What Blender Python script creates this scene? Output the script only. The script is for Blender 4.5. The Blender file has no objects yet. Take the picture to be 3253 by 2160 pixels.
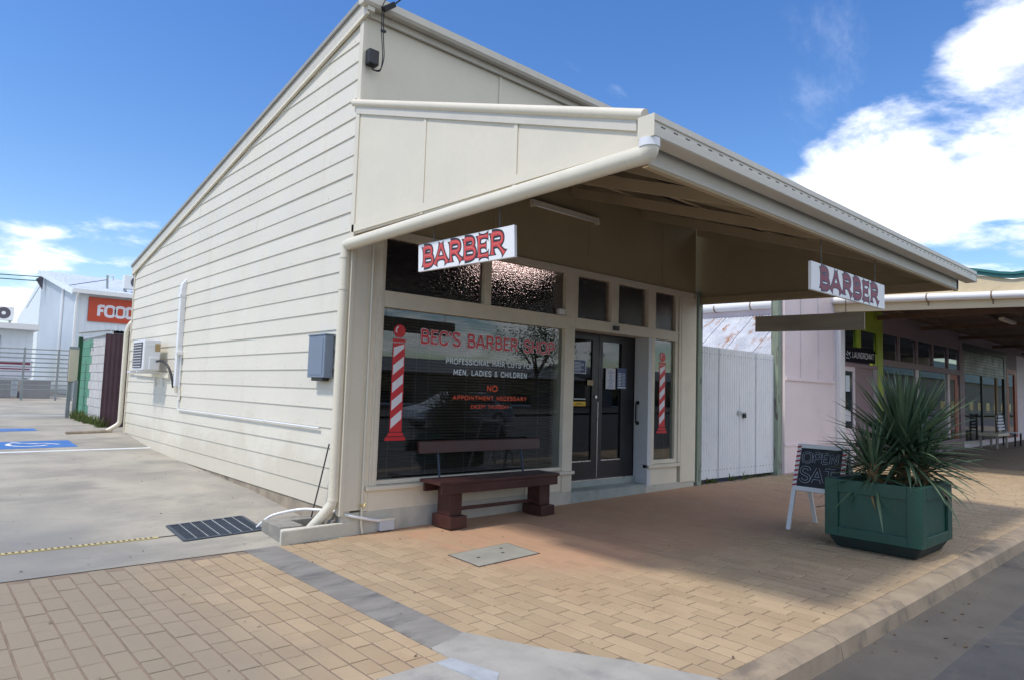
import bpy, bmesh, math, random
from mathutils import Vector, Matrix

random.seed(7)
scene = bpy.context.scene
COL = scene.collection
R = math.radians

# ------------------------------------------------------------------ camera
def look_matrix(yaw, pitch, roll):
    f = Vector((math.sin(yaw)*math.cos(pitch), math.cos(yaw)*math.cos(pitch), math.sin(pitch)))
    r0 = Vector((math.cos(yaw), -math.sin(yaw), 0)); u0 = r0.cross(f)
    r = r0*math.cos(roll)+u0*math.sin(roll); u = -r0*math.sin(roll)+u0*math.cos(roll)
    return Matrix(((r.x, u.x, -f.x), (r.y, u.y, -f.y), (r.z, u.z, -f.z))).to_4x4()
cam = bpy.data.cameras.new('camera'); cam.lens = 23.747; cam.sensor_width = 36; cam.clip_end = 1500; cam.clip_start = .05
camo = bpy.data.objects.new('camera', cam); COL.objects.link(camo)
camo.matrix_world = Matrix.Translation((-3.491, -6.283, 1.5)) @ look_matrix(R(41.772), R(4.384), R(1.8156))
scene.camera = camo

# ------------------------------------------------------------------ light
SUN_DIR = Vector((-1, .15, 1.65)).normalized()          # towards the sun
sl = bpy.data.lights.new('sun', 'SUN'); sl.energy = 2.1; sl.angle = R(5); sl.color = (1, .94, .85)
so = bpy.data.objects.new('sun', sl); COL.objects.link(so)
so.rotation_mode = 'QUATERNION'; so.rotation_quaternion = SUN_DIR.to_track_quat('Z', 'Y'); so.location = (-8, 6, 14)

w = bpy.data.worlds.new('World'); scene.world = w; w.use_nodes = True
nt = w.node_tree; N = nt.nodes; L = nt.links
for n in list(N): N.remove(n)
out = N.new('ShaderNodeOutputWorld'); bg = N.new('ShaderNodeBackground'); bg.inputs[1].default_value = .120
sky = N.new('ShaderNodeTexSky'); sky.sky_type = 'NISHITA'; sky.sun_disc = False
sky.sun_elevation = math.asin(SUN_DIR.z); sky.sun_rotation = math.atan2(SUN_DIR.x, SUN_DIR.y)
sky.altitude = 100; sky.air_density = 1.15; sky.dust_density = .35; sky.ozone_density = 2.2
def wmath(op, a, b=None, c=None, clamp=False):
    m = N.new('ShaderNodeMath'); m.operation = op; m.use_clamp = clamp
    for i, x in enumerate((a, b, c)):
        if x is None: continue
        if isinstance(x, (int, float)): m.inputs[i].default_value = x
        else: L.new(x, m.inputs[i])
    return m.outputs[0]
tc = N.new('ShaderNodeTexCoord'); sx = N.new('ShaderNodeSeparateXYZ'); L.new(tc.outputs['Generated'], sx.inputs[0])
# project the view direction onto a flat cloud deck
den = wmath('MAXIMUM', sx.outputs[2], .0); den = wmath('ADD', den, .16)
cx_ = wmath('DIVIDE', sx.outputs[0], den); cy_ = wmath('DIVIDE', sx.outputs[1], den)
cv = N.new('ShaderNodeCombineXYZ'); L.new(cx_, cv.inputs[0]); L.new(cy_, cv.inputs[1]); cv.inputs[2].default_value = 14.6
def wnoise(scale, detail, rough, dist=0., vec=None, sc=None):
    t = N.new('ShaderNodeTexNoise'); t.inputs['Scale'].default_value = scale; t.inputs['Detail'].default_value = detail
    t.inputs['Roughness'].default_value = rough; t.inputs['Distortion'].default_value = dist
    if sc:
        mp = N.new('ShaderNodeMapping'); mp.inputs['Scale'].default_value = sc[0]; mp.inputs['Rotation'].default_value = (0, 0, sc[1]); L.new(vec, mp.inputs[0]); L.new(mp.outputs[0], t.inputs[0])
    else: L.new(vec, t.inputs[0])
    return t.outputs[0]
big = wnoise(1.25, 9, .56, .25, cv.outputs[0])
wisp = wnoise(1.3, 9, .66, .6, cv.outputs[0], ((.35, 1.5, 1), R(-38)))
# cloud banks of the day: one heaped bank to the east, one low in the north
def bank(dx, dy, dz, r0, r1):
    d = Vector((dx, dy, dz)).normalized()
    vm = N.new('ShaderNodeVectorMath'); vm.operation = 'DOT_PRODUCT'
    nrm = N.new('ShaderNodeVectorMath'); nrm.operation = 'NORMALIZE'; L.new(tc.outputs['Generated'], nrm.inputs[0])
    L.new(nrm.outputs[0], vm.inputs[0]); vm.inputs[1].default_value = d
    mr = N.new('ShaderNodeMapRange'); mr.interpolation_type = 'SMOOTHSTEP'
    mr.inputs[1].default_value = math.cos(R(r1)); mr.inputs[2].default_value = math.cos(R(r0)); L.new(vm.outputs[1], mr.inputs[0])
    return mr.outputs[0]
banks = [wmath('MULTIPLY', bank(*b[:5]), b[5]) for b in ((.91, .32, .265, 2, 10, 1), (.93, .235, .295, 2, 12, .9), (.955, .21, .205, 2, 11, 1), (.91, .165, .37, 2, 10, .95), (.965, .13, .25, 3, 15, .95),
    (.10, .99, .075, 2, 8, .85), (.181, .965, .19, .2, 5, .42), (.05, .98, .18, .2, 5, .45), (.2, -1, .45, 25, 85, .95), (-.8, -.6, .3, 10, 60, .7), (-.6, .75, .2, 8, 30, .6))]
bs = banks[0]
for b in banks[1:]: bs = wmath('MAXIMUM', bs, b)
cov = wmath('MULTIPLY_ADD', bs, .30, wmath('SUBTRACT', big, .07))
mr = N.new('ShaderNodeMapRange'); mr.interpolation_type = 'SMOOTHSTEP'; mr.inputs[1].default_value = .59; mr.inputs[2].default_value = .80
fine = wnoise(4.2, 7, .62, .3, cv.outputs[0])
L.new(wmath('MULTIPLY_ADD', wmath('SUBTRACT', fine, .5), .42, cov), mr.inputs[0])
wk = bank(.865, .27, .42, 3, 15)
for b in (bank(.634, .634, .443, .3, 3.2), bank(.699, .588, .406, .2, 2.), bank(.91, .25, .28, 6, 18)): wk = wmath('MAXIMUM', wk, b)
wb = wmath('MULTIPLY_ADD', wk, .165, wmath('SUBTRACT', wisp, .08))
mr2 = N.new('ShaderNodeMapRange'); mr2.interpolation_type = 'SMOOTHSTEP'; mr2.inputs[1].default_value = .60; mr2.inputs[2].default_value = .88; mr2.inputs[4].default_value = .42; L.new(wb, mr2.inputs[0])
cloud = wmath('MAXIMUM', mr.outputs[0], mr2.outputs[0])
mix = N.new('ShaderNodeMix'); mix.data_type = 'RGBA'
hs = N.new('ShaderNodeHueSaturation'); hs.inputs['Hue'].default_value = .511; hs.inputs['Saturation'].default_value = 1.30; hs.inputs['Value'].default_value = 1.08; L.new(sky.outputs[0], hs.inputs['Color'])
L.new(cloud, mix.inputs[0]); L.new(hs.outputs[0], mix.inputs[6])
shade = wnoise(2.6, 6, .55, .2, cv.outputs[0])
cr = N.new('ShaderNodeMapRange'); cr.inputs[1].default_value = .35; cr.inputs[2].default_value = .7; cr.inputs[3].default_value = 7.4; cr.inputs[4].default_value = 11.6; L.new(shade, cr.inputs[0])
cc = N.new('ShaderNodeCombineColor'); L.new(wmath('MULTIPLY', cr.outputs[0], .985), cc.inputs[0]); L.new(cr.outputs[0], cc.inputs[1]); L.new(wmath('MULTIPLY', cr.outputs[0], 1.04), cc.inputs[2])
L.new(cc.outputs[0], mix.inputs[7]); L.new(mix.outputs[2], bg.inputs[0]); L.new(bg.outputs[0], out.inputs[0])

vs = scene.view_settings; vs.view_transform = 'Standard'; vs.look = 'None'; vs.exposure = .50; vs.gamma = 1; vs.use_curve_mapping = False
scene.cycles.max_bounces = 8; scene.cycles.transparent_max_bounces = 12

# ------------------------------------------------------------------ materials
def newmat(name):
    m = bpy.data.materials.new(name); m.use_nodes = True
    return m, m.node_tree.nodes, m.node_tree.links, m.node_tree.nodes['Principled BSDF']
def ramp(N, L, src, a, b, lo=0., hi=1., smooth=True):
    r = N.new('ShaderNodeMapRange'); r.interpolation_type = 'SMOOTHSTEP' if smooth else 'LINEAR'
    r.inputs[1].default_value = a; r.inputs[2].default_value = b; r.inputs[3].default_value = lo; r.inputs[4].default_value = hi
    L.new(src, r.inputs[0]); return r.outputs[0]
def noise(N, L, vec, scale, detail=5, rough=.55, dist=0., stretch=None):
    t = N.new('ShaderNodeTexNoise'); t.inputs['Scale'].default_value = scale; t.inputs['Detail'].default_value = detail
    t.inputs['Roughness'].default_value = rough; t.inputs['Distortion'].default_value = dist
    if stretch:
        mp = N.new('ShaderNodeMapping'); mp.inputs['Scale'].default_value = stretch; L.new(vec, mp.inputs[0]); vec = mp.outputs[0]
    L.new(vec, t.inputs[0]); return t.outputs[0]
def mixc(N, L, fac, a, b, mode='MIX'):
    m = N.new('ShaderNodeMix'); m.data_type = 'RGBA'; m.blend_type = mode
    if isinstance(fac, (int, float)): m.inputs[0].default_value = fac
    else: L.new(fac, m.inputs[0])
    for i, c in ((6, a), (7, b)):
        if isinstance(c, tuple): m.inputs[i].default_value = (*c, 1)
        else: L.new(c, m.inputs[i])
    return m.outputs[2]
def pos(N): return N.new('ShaderNodeNewGeometry').outputs['Position']
MC = {}
def mat(name, col, rough=.55, var=.10, scale=3., bump=0., bscale=120., metal=0., dirt=None, dirt_amt=.35, dscale=1.3, dthr=(.52, .72), stretch=None, spec=.5, objvar=0.):
    if name in MC: return MC[name]
    m, N, L, b = newmat(name); p = pos(N)
    n1 = noise(N, L, p, scale, 6, .6, 0, stretch)
    lo = tuple(c*(1-var) for c in col); hi = tuple(min(1, c*(1+var)) for c in col)
    c = mixc(N, L, ramp(N, L, n1, .3, .7), lo, hi)
    n3 = noise(N, L, p, scale*14, 3, .6)
    c = mixc(N, L, ramp(N, L, n3, .3, .75, 0, .10), c, tuple(x*.75 for x in col))
    if dirt:
        n2 = noise(N, L, p, dscale, 7, .65, .4, stretch)
        c = mixc(N, L, ramp(N, L, n2, dthr[0], dthr[1], 0, dirt_amt), c, dirt)
    if objvar:
        oi = N.new('ShaderNodeObjectInfo'); hv = N.new('ShaderNodeHueSaturation'); L.new(c, hv.inputs['Color'])
        L.new(ramp(N, L, oi.outputs['Random'], 0, 1, 1-objvar, 1+objvar, False), hv.inputs['Value']); c = hv.outputs[0]
    L.new(c, b.inputs['Base Color']); b.inputs['Roughness'].default_value = rough; b.inputs['Metallic'].default_value = metal
    b.inputs['Specular IOR Level'].default_value = spec
    L.new(ramp(N, L, n1, .2, .8, max(.05, rough-.08), min(1, rough+.1)), b.inputs['Roughness'])
    if bump:
        bp = N.new('ShaderNodeBump'); bp.inputs['Strength'].default_value = bump; bp.inputs['Distance'].default_value = .01
        L.new(noise(N, L, p, bscale, 4, .6), bp.inputs['Height']); L.new(bp.outputs[0], b.inputs['Normal'])
    MC[name] = m; return m

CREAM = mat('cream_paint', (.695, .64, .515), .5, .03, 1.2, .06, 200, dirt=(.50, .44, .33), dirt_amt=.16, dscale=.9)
def board_mat():
    m, N, L, b = newmat('weatherboard_paint'); p = pos(N); col = (.715, .672, .565)
    c = mixc(N, L, ramp(N, L, noise(N, L, p, .8, 6, .6), .3, .7), tuple(x*.965 for x in col), tuple(x*1.02 for x in col))
    oi = N.new('ShaderNodeObjectInfo'); hv = N.new('ShaderNodeHueSaturation'); L.new(c, hv.inputs['Color']); L.new(ramp(N, L, oi.outputs['Random'], 0, 1, .965, 1.025, False), hv.inputs['Value']); c = hv.outputs[0]
    # vertical run marks and yellowed splash stains low on the wall
    c = mixc(N, L, ramp(N, L, noise(N, L, p, 2.2, 6, .65, .2, (1, 1, .12)), .56, .78, 0, .22), c, (.52, .47, .38))
    s_ = N.new('ShaderNodeSeparateXYZ'); L.new(p, s_.inputs[0])
    q = N.new('ShaderNodeMath'); q.operation = 'MULTIPLY_ADD'; L.new(noise(N, L, p, 1.3, 6, .7, .4), q.inputs[0]); q.inputs[1].default_value = -2.2; L.new(s_.outputs[2], q.inputs[2])
    c = mixc(N, L, ramp(N, L, q.outputs[0], -.10, -.75, 0, .38), c, (.50, .43, .30))
    c = mixc(N, L, ramp(N, L, noise(N, L, p, 26, 4, .7), .60, .80, 0, .25), c, (.48, .44, .36))
    L.new(c, b.inputs['Base Color']); L.new(ramp(N, L, noise(N, L, p, 3, 4), .3, .7, .42, .62), b.inputs['Roughness'])
    bp = N.new('ShaderNodeBump'); bp.inputs['Strength'].default_value = .18; bp.inputs['Distance'].default_value = .01
    L.new(noise(N, L, p, 5, 5, .6, 0, (1, .35, 2)), bp.inputs['Height']); L.new(bp.outputs[0], b.inputs['Normal']); return m
BOARD = board_mat()
CREAM2 = mat('cream_trim_paint', (.78, .715, .57), .5, .04, 2., .06, 160, dirt=(.42, .38, .30), dirt_amt=.22, dscale=2.)
PIPE = mat('cream_plastic_pipe', (.71, .66, .53), .32, .03, 2., 0, dirt=(.45, .40, .30), dirt_amt=.18, dscale=3.)
CREAM_GREYED = mat('cream_paint_shade_greyed', (.62, .58, .49), .42, .04, 1.4, .04, 120, dirt=(.36, .33, .28), dirt_amt=.25, dscale=2.2)  # same cream paint, with the shade on the fascias greyed into its colour
CAPM = mat('weathered_metal_capping', (.33, .32, .29), .5, .08, 3., .05, 90)
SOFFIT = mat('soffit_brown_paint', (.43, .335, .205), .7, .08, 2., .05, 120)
CREAM_SHADED = mat('cream_paint_shaded_tan', (.40, .325, .19), .6, .05, 1.5, .05, 120)  # cream walls under the awning, their shade put into a darker tan
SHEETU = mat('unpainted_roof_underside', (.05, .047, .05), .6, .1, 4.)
CONC = None
GREYP = mat('grey_plinth_render', (.56, .54, .46), .8, .07, 3., .25, 90, dirt=(.30, .29, .25), dirt_amt=.45, dscale=2.6)
STEPM = mat('pale_green_step_paint', (.34, .38, .35), .75, .10, 4., .2, 80, dirt=(.16, .16, .15), dirt_amt=.5, dscale=3.5)
TRIMW = mat('shopfront_trim_paint', (.72, .66, .53), .5, .05, 3., .05, 120, dirt=(.38, .35, .28), dirt_amt=.2, dscale=4.)
REVEAL = mat('pale_blue_grey_reveal_paint', (.60, .62, .64), .5, .03, 2.)
DARKDOOR = mat('dark_bronze_door_frame', (.022, .019, .022), .35, .15, 6.)
BLACK = mat('black_plastic', (.018, .018, .02), .45, .1, 10.)
ALU = mat('bright_aluminium', (.72, .72, .72), .3, .05, 8., metal=1.)
GALV = mat('galvanised_steel', (.50, .52, .53), .45, .15, 14., .05, 60, metal=.8)
CHAINM = mat('dull_chain_steel', (.16, .15, .14), .5, .2, 30., metal=.6)
WHITEP = mat('white_paint', (.80, .80, .79), .4, .02, 3., dirt=(.5, .5, .48), dirt_amt=.15, dscale=6.)
WHITEPVC = mat('white_plastic_conduit', (.78, .79, .80), .35, .02, 3.)
SIGNW = mat('white_sign_board', (.80, .80, .80), .45, .02, 4., dirt=(.35, .33, .30), dirt_amt=.28, dscale=9., dthr=(.6, .75))
WOODBACK = mat('weathered_brown_board', (.37, .33, .285), .75, .18, 3., .1, 60, dirt=(.08, .05, .04), dirt_amt=.7, dscale=5., dthr=(.66, .74), stretch=(1, .25, 2))
REDP = mat('red_sign_paint', (.62, .045, .035), .4, .05, 6.)
DREDP = mat('faded_maroon_sign_paint', (.22, .035, .065), .5, .2, 9.)
INKP = mat('black_sign_outline', (.012, .013, .018), .4, .1, 8.)
NAVYP = mat('navy_sign_outline', (.03, .025, .075), .5, .2, 9.)
VRED = mat('red_vinyl', (.60, .022, .03), .35, .04, 5.)
VREDO = mat('orange_red_vinyl', (.62, .075, .02), .5, .2, 12.)
VWHITE = mat('white_vinyl', (.78, .78, .82), .4, .02, 5.)
VBLUE = mat('pale_blue_vinyl', (.66, .76, .82), .4, .04, 5.)
VPINK = mat('pink_white_vinyl_edge', (.75, .60, .64), .4, .04, 5.)
MAROON = mat('maroon_bench_paint', (.058, .020, .017), .42, .18, 5., .12, 70, dirt=(.17, .09, .075), dirt_amt=.5, dscale=11., dthr=(.6, .78))
METERM = mat('blue_grey_meter_box_paint', (.17, .215, .285), .45, .06, 5., .03, 90, dirt=(.32, .36, .40), dirt_amt=.35, dscale=12., dthr=(.66, .8))
ACW = mat('white_air_conditioner_casing', (.76, .77, .77), .4, .02, 3.)
GRILLE = mat('dark_grille', (.10, .09, .11), .6, .15, 20.)
PLANT_G = mat('dark_green_planter_paint', (.011, .068, .048), .42, .14, 3., .08, 70, dirt=(.05, .09, .085), dirt_amt=.5, dscale=7., dthr=(.6, .8))
PLANT_B = mat('blackened_planter_base', (.016, .028, .025), .7, .25, 6., .2, 50)
SOIL = mat('brown_mulch', (.09, .055, .03), .95, .35, 14., .6, 60)
CHALKB = mat('chalkboard_black', (.022, .024, .032), .6, .25, 7.)
CHALK = mat('chalk_stroke', (.42, .46, .52), .9, .3, 40.)
GATEW = mat('white_corrugated_iron_paint', (.80, .82, .85), .42, .03, 2., dirt=(.45, .46, .48), dirt_amt=.2, dscale=3.)
GREENPOST = mat('pale_green_weathered_post_paint', (.27, .33, .26), .7, .12, 4., .25, 50, dirt=(.12, .09, .10), dirt_amt=.85, dscale=2.8, dthr=(.56, .64), stretch=(3, 3, .8))
PINK = mat('pale_pink_wall_paint', (.79, .69, .71), .6, .03, 1.5, .05, 110, dirt=(.5, .42, .42), dirt_amt=.2, dscale=2.)
YELLOW = mat('pale_yellow_fascia_paint', (.70, .57, .36), .6, .05, 2., .06, 80, dirt=(.42, .30, .16), dirt_amt=.3, dscale=3., stretch=(1, .4, 1))
TEALCAP = mat('teal_green_metal_capping', (.03, .17, .16), .45, .08, 3.)
LIME = mat('lime_green_paint', (.32, .42, .02), .5, .06, 4.)
MAUVE = mat('mauve_shopfront_paint', (.27, .19, .20), .6, .06, 3.)
OLDWOOD = mat('dark_awning_soffit', (.15, .095, .065), .8, .2, 2.5, .1, 60)
ORANGEW = mat('orange_red_timber', (.38, .07, .02), .5, .12, 5.)
SHEDW = mat('white_ribbed_shed_cladding', (.70, .755, .80), .42, .02, 1., dirt=(.52, .55, .58), dirt_amt=.15, dscale=.8)
SHEDR = mat('pale_grey_shed_roof', (.62, .67, .73), .38, .03, 1.)
ORANGE = mat('orange_red_sign_panel', (.50, .058, .018), .45, .03, 2.)
LETTERW = mat('pale_letter_panel', (.70, .70, .76), .5, .02, 4.)
BLOCKG = mat('green_painted_block', (.11, .30, .20), .75, .06, 5., .3, 40, objvar=.05)
BLOCKC = mat('cream_painted_block', (.52, .51, .50), .8, .05, 4., .3, 40, objvar=.04)
MORTAR = mat('block_mortar', (.45, .46, .42), .9, .08, 6.)
BROWNM = mat('maroon_brown_sheet', (.115, .06, .07), .55, .1, 2.)
STEELG = mat('grey_steel_post', (.28, .31, .31), .5, .1, 4., metal=.2)
SIGNC = mat('cream_sign_back', (.66, .58, .43), .55, .04, 3.)
BINGREY = mat('grey_concrete_block_barrier', (.27, .27, .28), .8, .08, 2., .2, 30)
WEED = mat('weed_leaf', (.10, .14, .03), .7, .3, 8.)
BLUEMARK = mat('blue_road_paint', (.055, .17, .45), .6, .12, 4., dirt=(.3, .33, .36), dirt_amt=.25, dscale=9.)
WHITEMARK = mat('white_road_paint', (.72, .74, .74), .65, .05, 6., dirt=(.4, .4, .38), dirt_amt=.4, dscale=14.)
GRATEM = mat('blue_grey_steel_grate', (.075, .095, .12), .5, .2, 9., .05, 60, metal=.3)
YDRAIN = mat('yellowed_plastic_drain', (.50, .42, .20), .6, .1, 9.)
COVERM = mat('pale_concrete_cover', (.31, .30, .255), .85, .08, 5., .2, 70, dirt=(.25, .24, .21), dirt_amt=.4, dscale=6.)
STRIP = mat('dark_grey_concrete_strip', (.225, .212, .19), .85, .16, 4., .25, 60, dirt=(.10, .098, .095), dirt_amt=.75, dscale=3.4, dthr=(.47, .68), stretch=(.6, 1.6, 1))
LIGHTC = mat('pale_concrete_apron', (.345, .33, .295), .85, .10, 3., .25, 60, dirt=(.19, .19, .185), dirt_amt=.6, dscale=2.2)
KERBM = mat('worn_kerb_concrete', (.31, .245, .17),   .85, .14, 4., .18, 45, dirt=(.095, .08, .072), dirt_amt=.6, dscale=3.2, dthr=(.45, .70))
GUTTERM = mat('stained_gutter_concrete', (.085, .077, .067), .9, .14, 3., .3, 45, dirt=(.09, .085, .08), dirt_amt=.7, dscale=2.4)
BOXC = mat('cream_painted_concrete', (.60, .57, .48), .8, .08, 4., .3, 50, dirt=(.30, .28, .22), dirt_amt=.5, dscale=3.4)
BOXT = mat('bare_concrete_top', (.27, .255, .22), .9, .16, 9., .4, 45)
DARKHOLE = mat('dark_hole_concrete', (.05, .047, .042), .9, .2, 8.)  # dark tone for the pit floor, drain joint and lifting holes
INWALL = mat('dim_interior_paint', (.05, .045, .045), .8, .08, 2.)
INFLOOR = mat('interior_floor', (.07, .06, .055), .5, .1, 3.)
SLAT = mat('dark_venetian_slat', (.085, .068, .062), .45, .12, 6.)
CORDM = mat('blind_cord', (.30, .28, .25), .7, .05, 6.)
PAPERW = mat('white_paper', (.68, .70, .74), .7, .03, 6.)
PAPERB = mat('blue_printed_poster', (.10, .13, .26), .6, .1, 30.)
PAPERY = mat('yellow_sticker', (.75, .48, .01), .5, .04, 6.)
PRINTB = mat('blue_print', (.16, .24, .48), .6, .1, 30.)
CARP = mat('silver_car_paint', (.45, .47, .50), .25, .04, 3., metal=.6)
RUBBER = mat('tyre_rubber', (.02, .02, .02), .8, .1, 20.)
BRICKO = mat('brown_brick_far_wall', (.24, .17, .12), .85, .1, 3., .1, 30)
ROOFO = mat('dark_far_roof', (.11, .115, .12), .6, .1, 2.)
LEAFT = mat('tree_leaf', (.05, .09, .025), .6, .3, 6.)
BARK = mat('tree_bark', (.10, .075, .055), .9, .25, 9., .4, 40)
DEAD = mat('dead_brown_leaf', (.24, .14, .06), .8, .25, 12.)

def yucca_mat():
    m, N, L, b = newmat('yucca_leaf'); p = pos(N)
    oi = N.new('ShaderNodeObjectInfo')
    c = mixc(N, L, ramp(N, L, oi.outputs['Random'], 0, 1), (.036, .080, .044), (.115, .172, .092))
    c = mixc(N, L, ramp(N, L, noise(N, L, p, 9, 4), .45, .8, 0, .4), c, (.10, .13, .06))
    L.new(c, b.inputs['Base Color']); b.inputs['Roughness'].default_value = .42
    return m
YUCCA = yucca_mat()

def glass(name, tint=(.80, .84, .83), f0=.055, rough=0., bump=0., bscale=40):
    m, N, L, b = newmat(name); N.remove(b)
    o = N['Material Output']; tr = N.new('ShaderNodeBsdfTransparent'); tr.inputs[0].default_value = (*tint, 1)
    gl = N.new('ShaderNodeBsdfGlossy'); gl.inputs['Roughness'].default_value = rough; gl.inputs[0].default_value = (.95, .97, 1, 1)
    lw = N.new('ShaderNodeLayerWeight'); lw.inputs[0].default_value = .5
    pw = N.new('ShaderNodeMath'); pw.operation = 'POWER'; L.new(lw.outputs['Facing'], pw.inputs[0]); pw.inputs[1].default_value = 5
    ma = N.new('ShaderNodeMath'); ma.operation = 'MULTIPLY_ADD'; L.new(pw.outputs[0], ma.inputs[0]); ma.inputs[1].default_value = 1-f0; ma.inputs[2].default_value = f0
    if bump:
        bp = N.new('ShaderNodeBump'); bp.inputs['Strength'].default_value = bump; bp.inputs['Distance'].default_value = .02
        v = N.new('ShaderNodeTexVoronoi'); v.inputs['Scale'].default_value = bscale; L.new(pos(N), v.inputs[0]); L.new(v.outputs[0], bp.inputs['Height'])
        L.new(bp.outputs[0], gl.inputs['Normal'])
    mx = N.new('ShaderNodeMixShader'); L.new(ma.outputs[0], mx.inputs[0]); L.new(tr.outputs[0], mx.inputs[1]); L.new(gl.outputs[0], mx.inputs[2]); L.new(mx.outputs[0], o.inputs[0])
    return m
GLASS = glass('shop_window_glass', f0=.055)
GLASSD = glass('door_glass', (.62, .66, .68), .055)
GLASSO = glass('far_shop_glass', (.45, .5, .5), .045)
def pebble():
    m, N, L, b = newmat('pebbled_transom_glass')
    b.inputs['Base Color'].default_value = (.86, .80, .80, 1); b.inputs['Transmission Weight'].default_value = 1; b.inputs['Roughness'].default_value = .06; b.inputs['IOR'].default_value = 1.45
    v = N.new('ShaderNodeTexVoronoi'); v.feature = 'SMOOTH_F1'; v.inputs['Scale'].default_value = 52; v.inputs['Smoothness'].default_value = .6
    L.new(pos(N), v.inputs[0])
    bp = N.new('ShaderNodeBump'); bp.inputs['Strength'].default_value = .55; bp.inputs['Distance'].default_value = .010
    L.new(v.outputs[0], bp.inputs['Height']); L.new(bp.outputs[0], b.inputs['Normal']); return m
PEBBLE = pebble()
def emit(name, col, s):
    m, N, L, b = newmat(name); b.inputs['Emission Color'].default_value = (*col, 1); b.inputs['Emission Strength'].default_value = s; b.inputs['Base Color'].default_value = (.8, .8, .8, 1); return m
TUBE_ON = emit('lit_fluorescent_tube', (1, .78, .72), 2.6)

def paver_mat(dirtside):
    m, N, L, b = newmat('tan_paver'+dirtside); p = pos(N)
    oi = N.new('ShaderNodeObjectInfo'); at = N.new('ShaderNodeAttribute'); at.attribute_name = 'rnd'
    ad = N.new('ShaderNodeMath'); ad.operation = 'ADD'; L.new(oi.outputs['Random'], ad.inputs[0]); L.new(at.outputs['Fac'], ad.inputs[1])
    fr = N.new('ShaderNodeMath'); fr.operation = 'FRACT'; L.new(ad.outputs[0], fr.inputs[0])
    c = mixc(N, L, ramp(N, L, fr.outputs[0], 0, 1), (.372, .276, .168), (.440, .328, .203))
    c = mixc(N, L, ramp(N, L, noise(N, L, p, 2.6, 6, .6), .42, .72, 0, .45), c, (.33, .225, .14))
    c = mixc(N, L, ramp(N, L, noise(N, L, p, 34, 4, .7), .5, .8, 0, .22), c, (.30, .22, .15))
    c = mixc(N, L, ramp(N, L, noise(N, L, p, 150, 2, .7), .66, .8, 0, .4), c, (.12, .10, .08))
    # tyre dirt of the vehicle crossing
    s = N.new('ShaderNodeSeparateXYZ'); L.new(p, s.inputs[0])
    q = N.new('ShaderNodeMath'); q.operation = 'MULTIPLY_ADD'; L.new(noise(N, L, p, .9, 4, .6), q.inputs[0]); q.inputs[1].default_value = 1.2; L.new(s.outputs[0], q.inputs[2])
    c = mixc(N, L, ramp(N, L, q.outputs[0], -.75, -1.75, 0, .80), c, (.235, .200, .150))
    def sst(src, a, b_, lo=0., hi=1.): return ramp(N, L, src, a, b_, lo, hi)
    def mm(a, b_, op='MULTIPLY'):
        k = N.new('ShaderNodeMath'); k.operation = op; L.new(a, k.inputs[0])
        if isinstance(b_, (int, float)): k.inputs[1].default_value = b_
        else: L.new(b_, k.inputs[1])
        return k.outputs[0]
    nn = mm(noise(N, L, p, 1.4, 4, .6), -.5, 'ADD')
    wx = mm(mm(sst(mm(s.outputs[0], mm(nn, 1.2), 'ADD'), -.2, 1.5), sst(mm(s.outputs[1], mm(nn, 1.5), 'ADD'), -3.2, -1.6)), sst(s.outputs[0], 9., 6.))
    c = mixc(N, L, mm(wx, .8), c, mixc(N, L, ramp(N, L, noise(N, L, p, 2.2, 6, .6), .3, .7), (.45, .25, .155), (.50, .305, .19)))
    L.new(c, b.inputs['Base Color']); b.inputs['Roughness'].default_value = .78
    bp = N.new('ShaderNodeBump'); bp.inputs['Strength'].default_value = .35; bp.inputs['Distance'].default_value = .006
    L.new(noise(N, L, p, 70, 5, .7), bp.inputs['Height']); L.new(bp.outputs[0], b.inputs['Normal']); return m
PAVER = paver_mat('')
def bed_mat():
    m, N, L, b = newmat('paver_joint_bed'); p = pos(N)
    at = N.new('ShaderNodeAttribute'); at.attribute_name = 'wear'
    c = mixc(N, L, ramp(N, L, noise(N, L, p, 6, 5), .35, .7), (.19, .143, .103), (.25, .188, .135))
    t = mixc(N, L, ramp(N, L, noise(N, L, p, 2.6, 6, .6), .42, .72, 0, .45), (.495, .30, .187), (.45, .25, .155))
    c = mixc(N, L, at.outputs['Fac'], c, t)
    L.new(c, b.inputs['Base Color']); b.inputs['Roughness'].default_value = .85; return m
BED = bed_mat()
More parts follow.
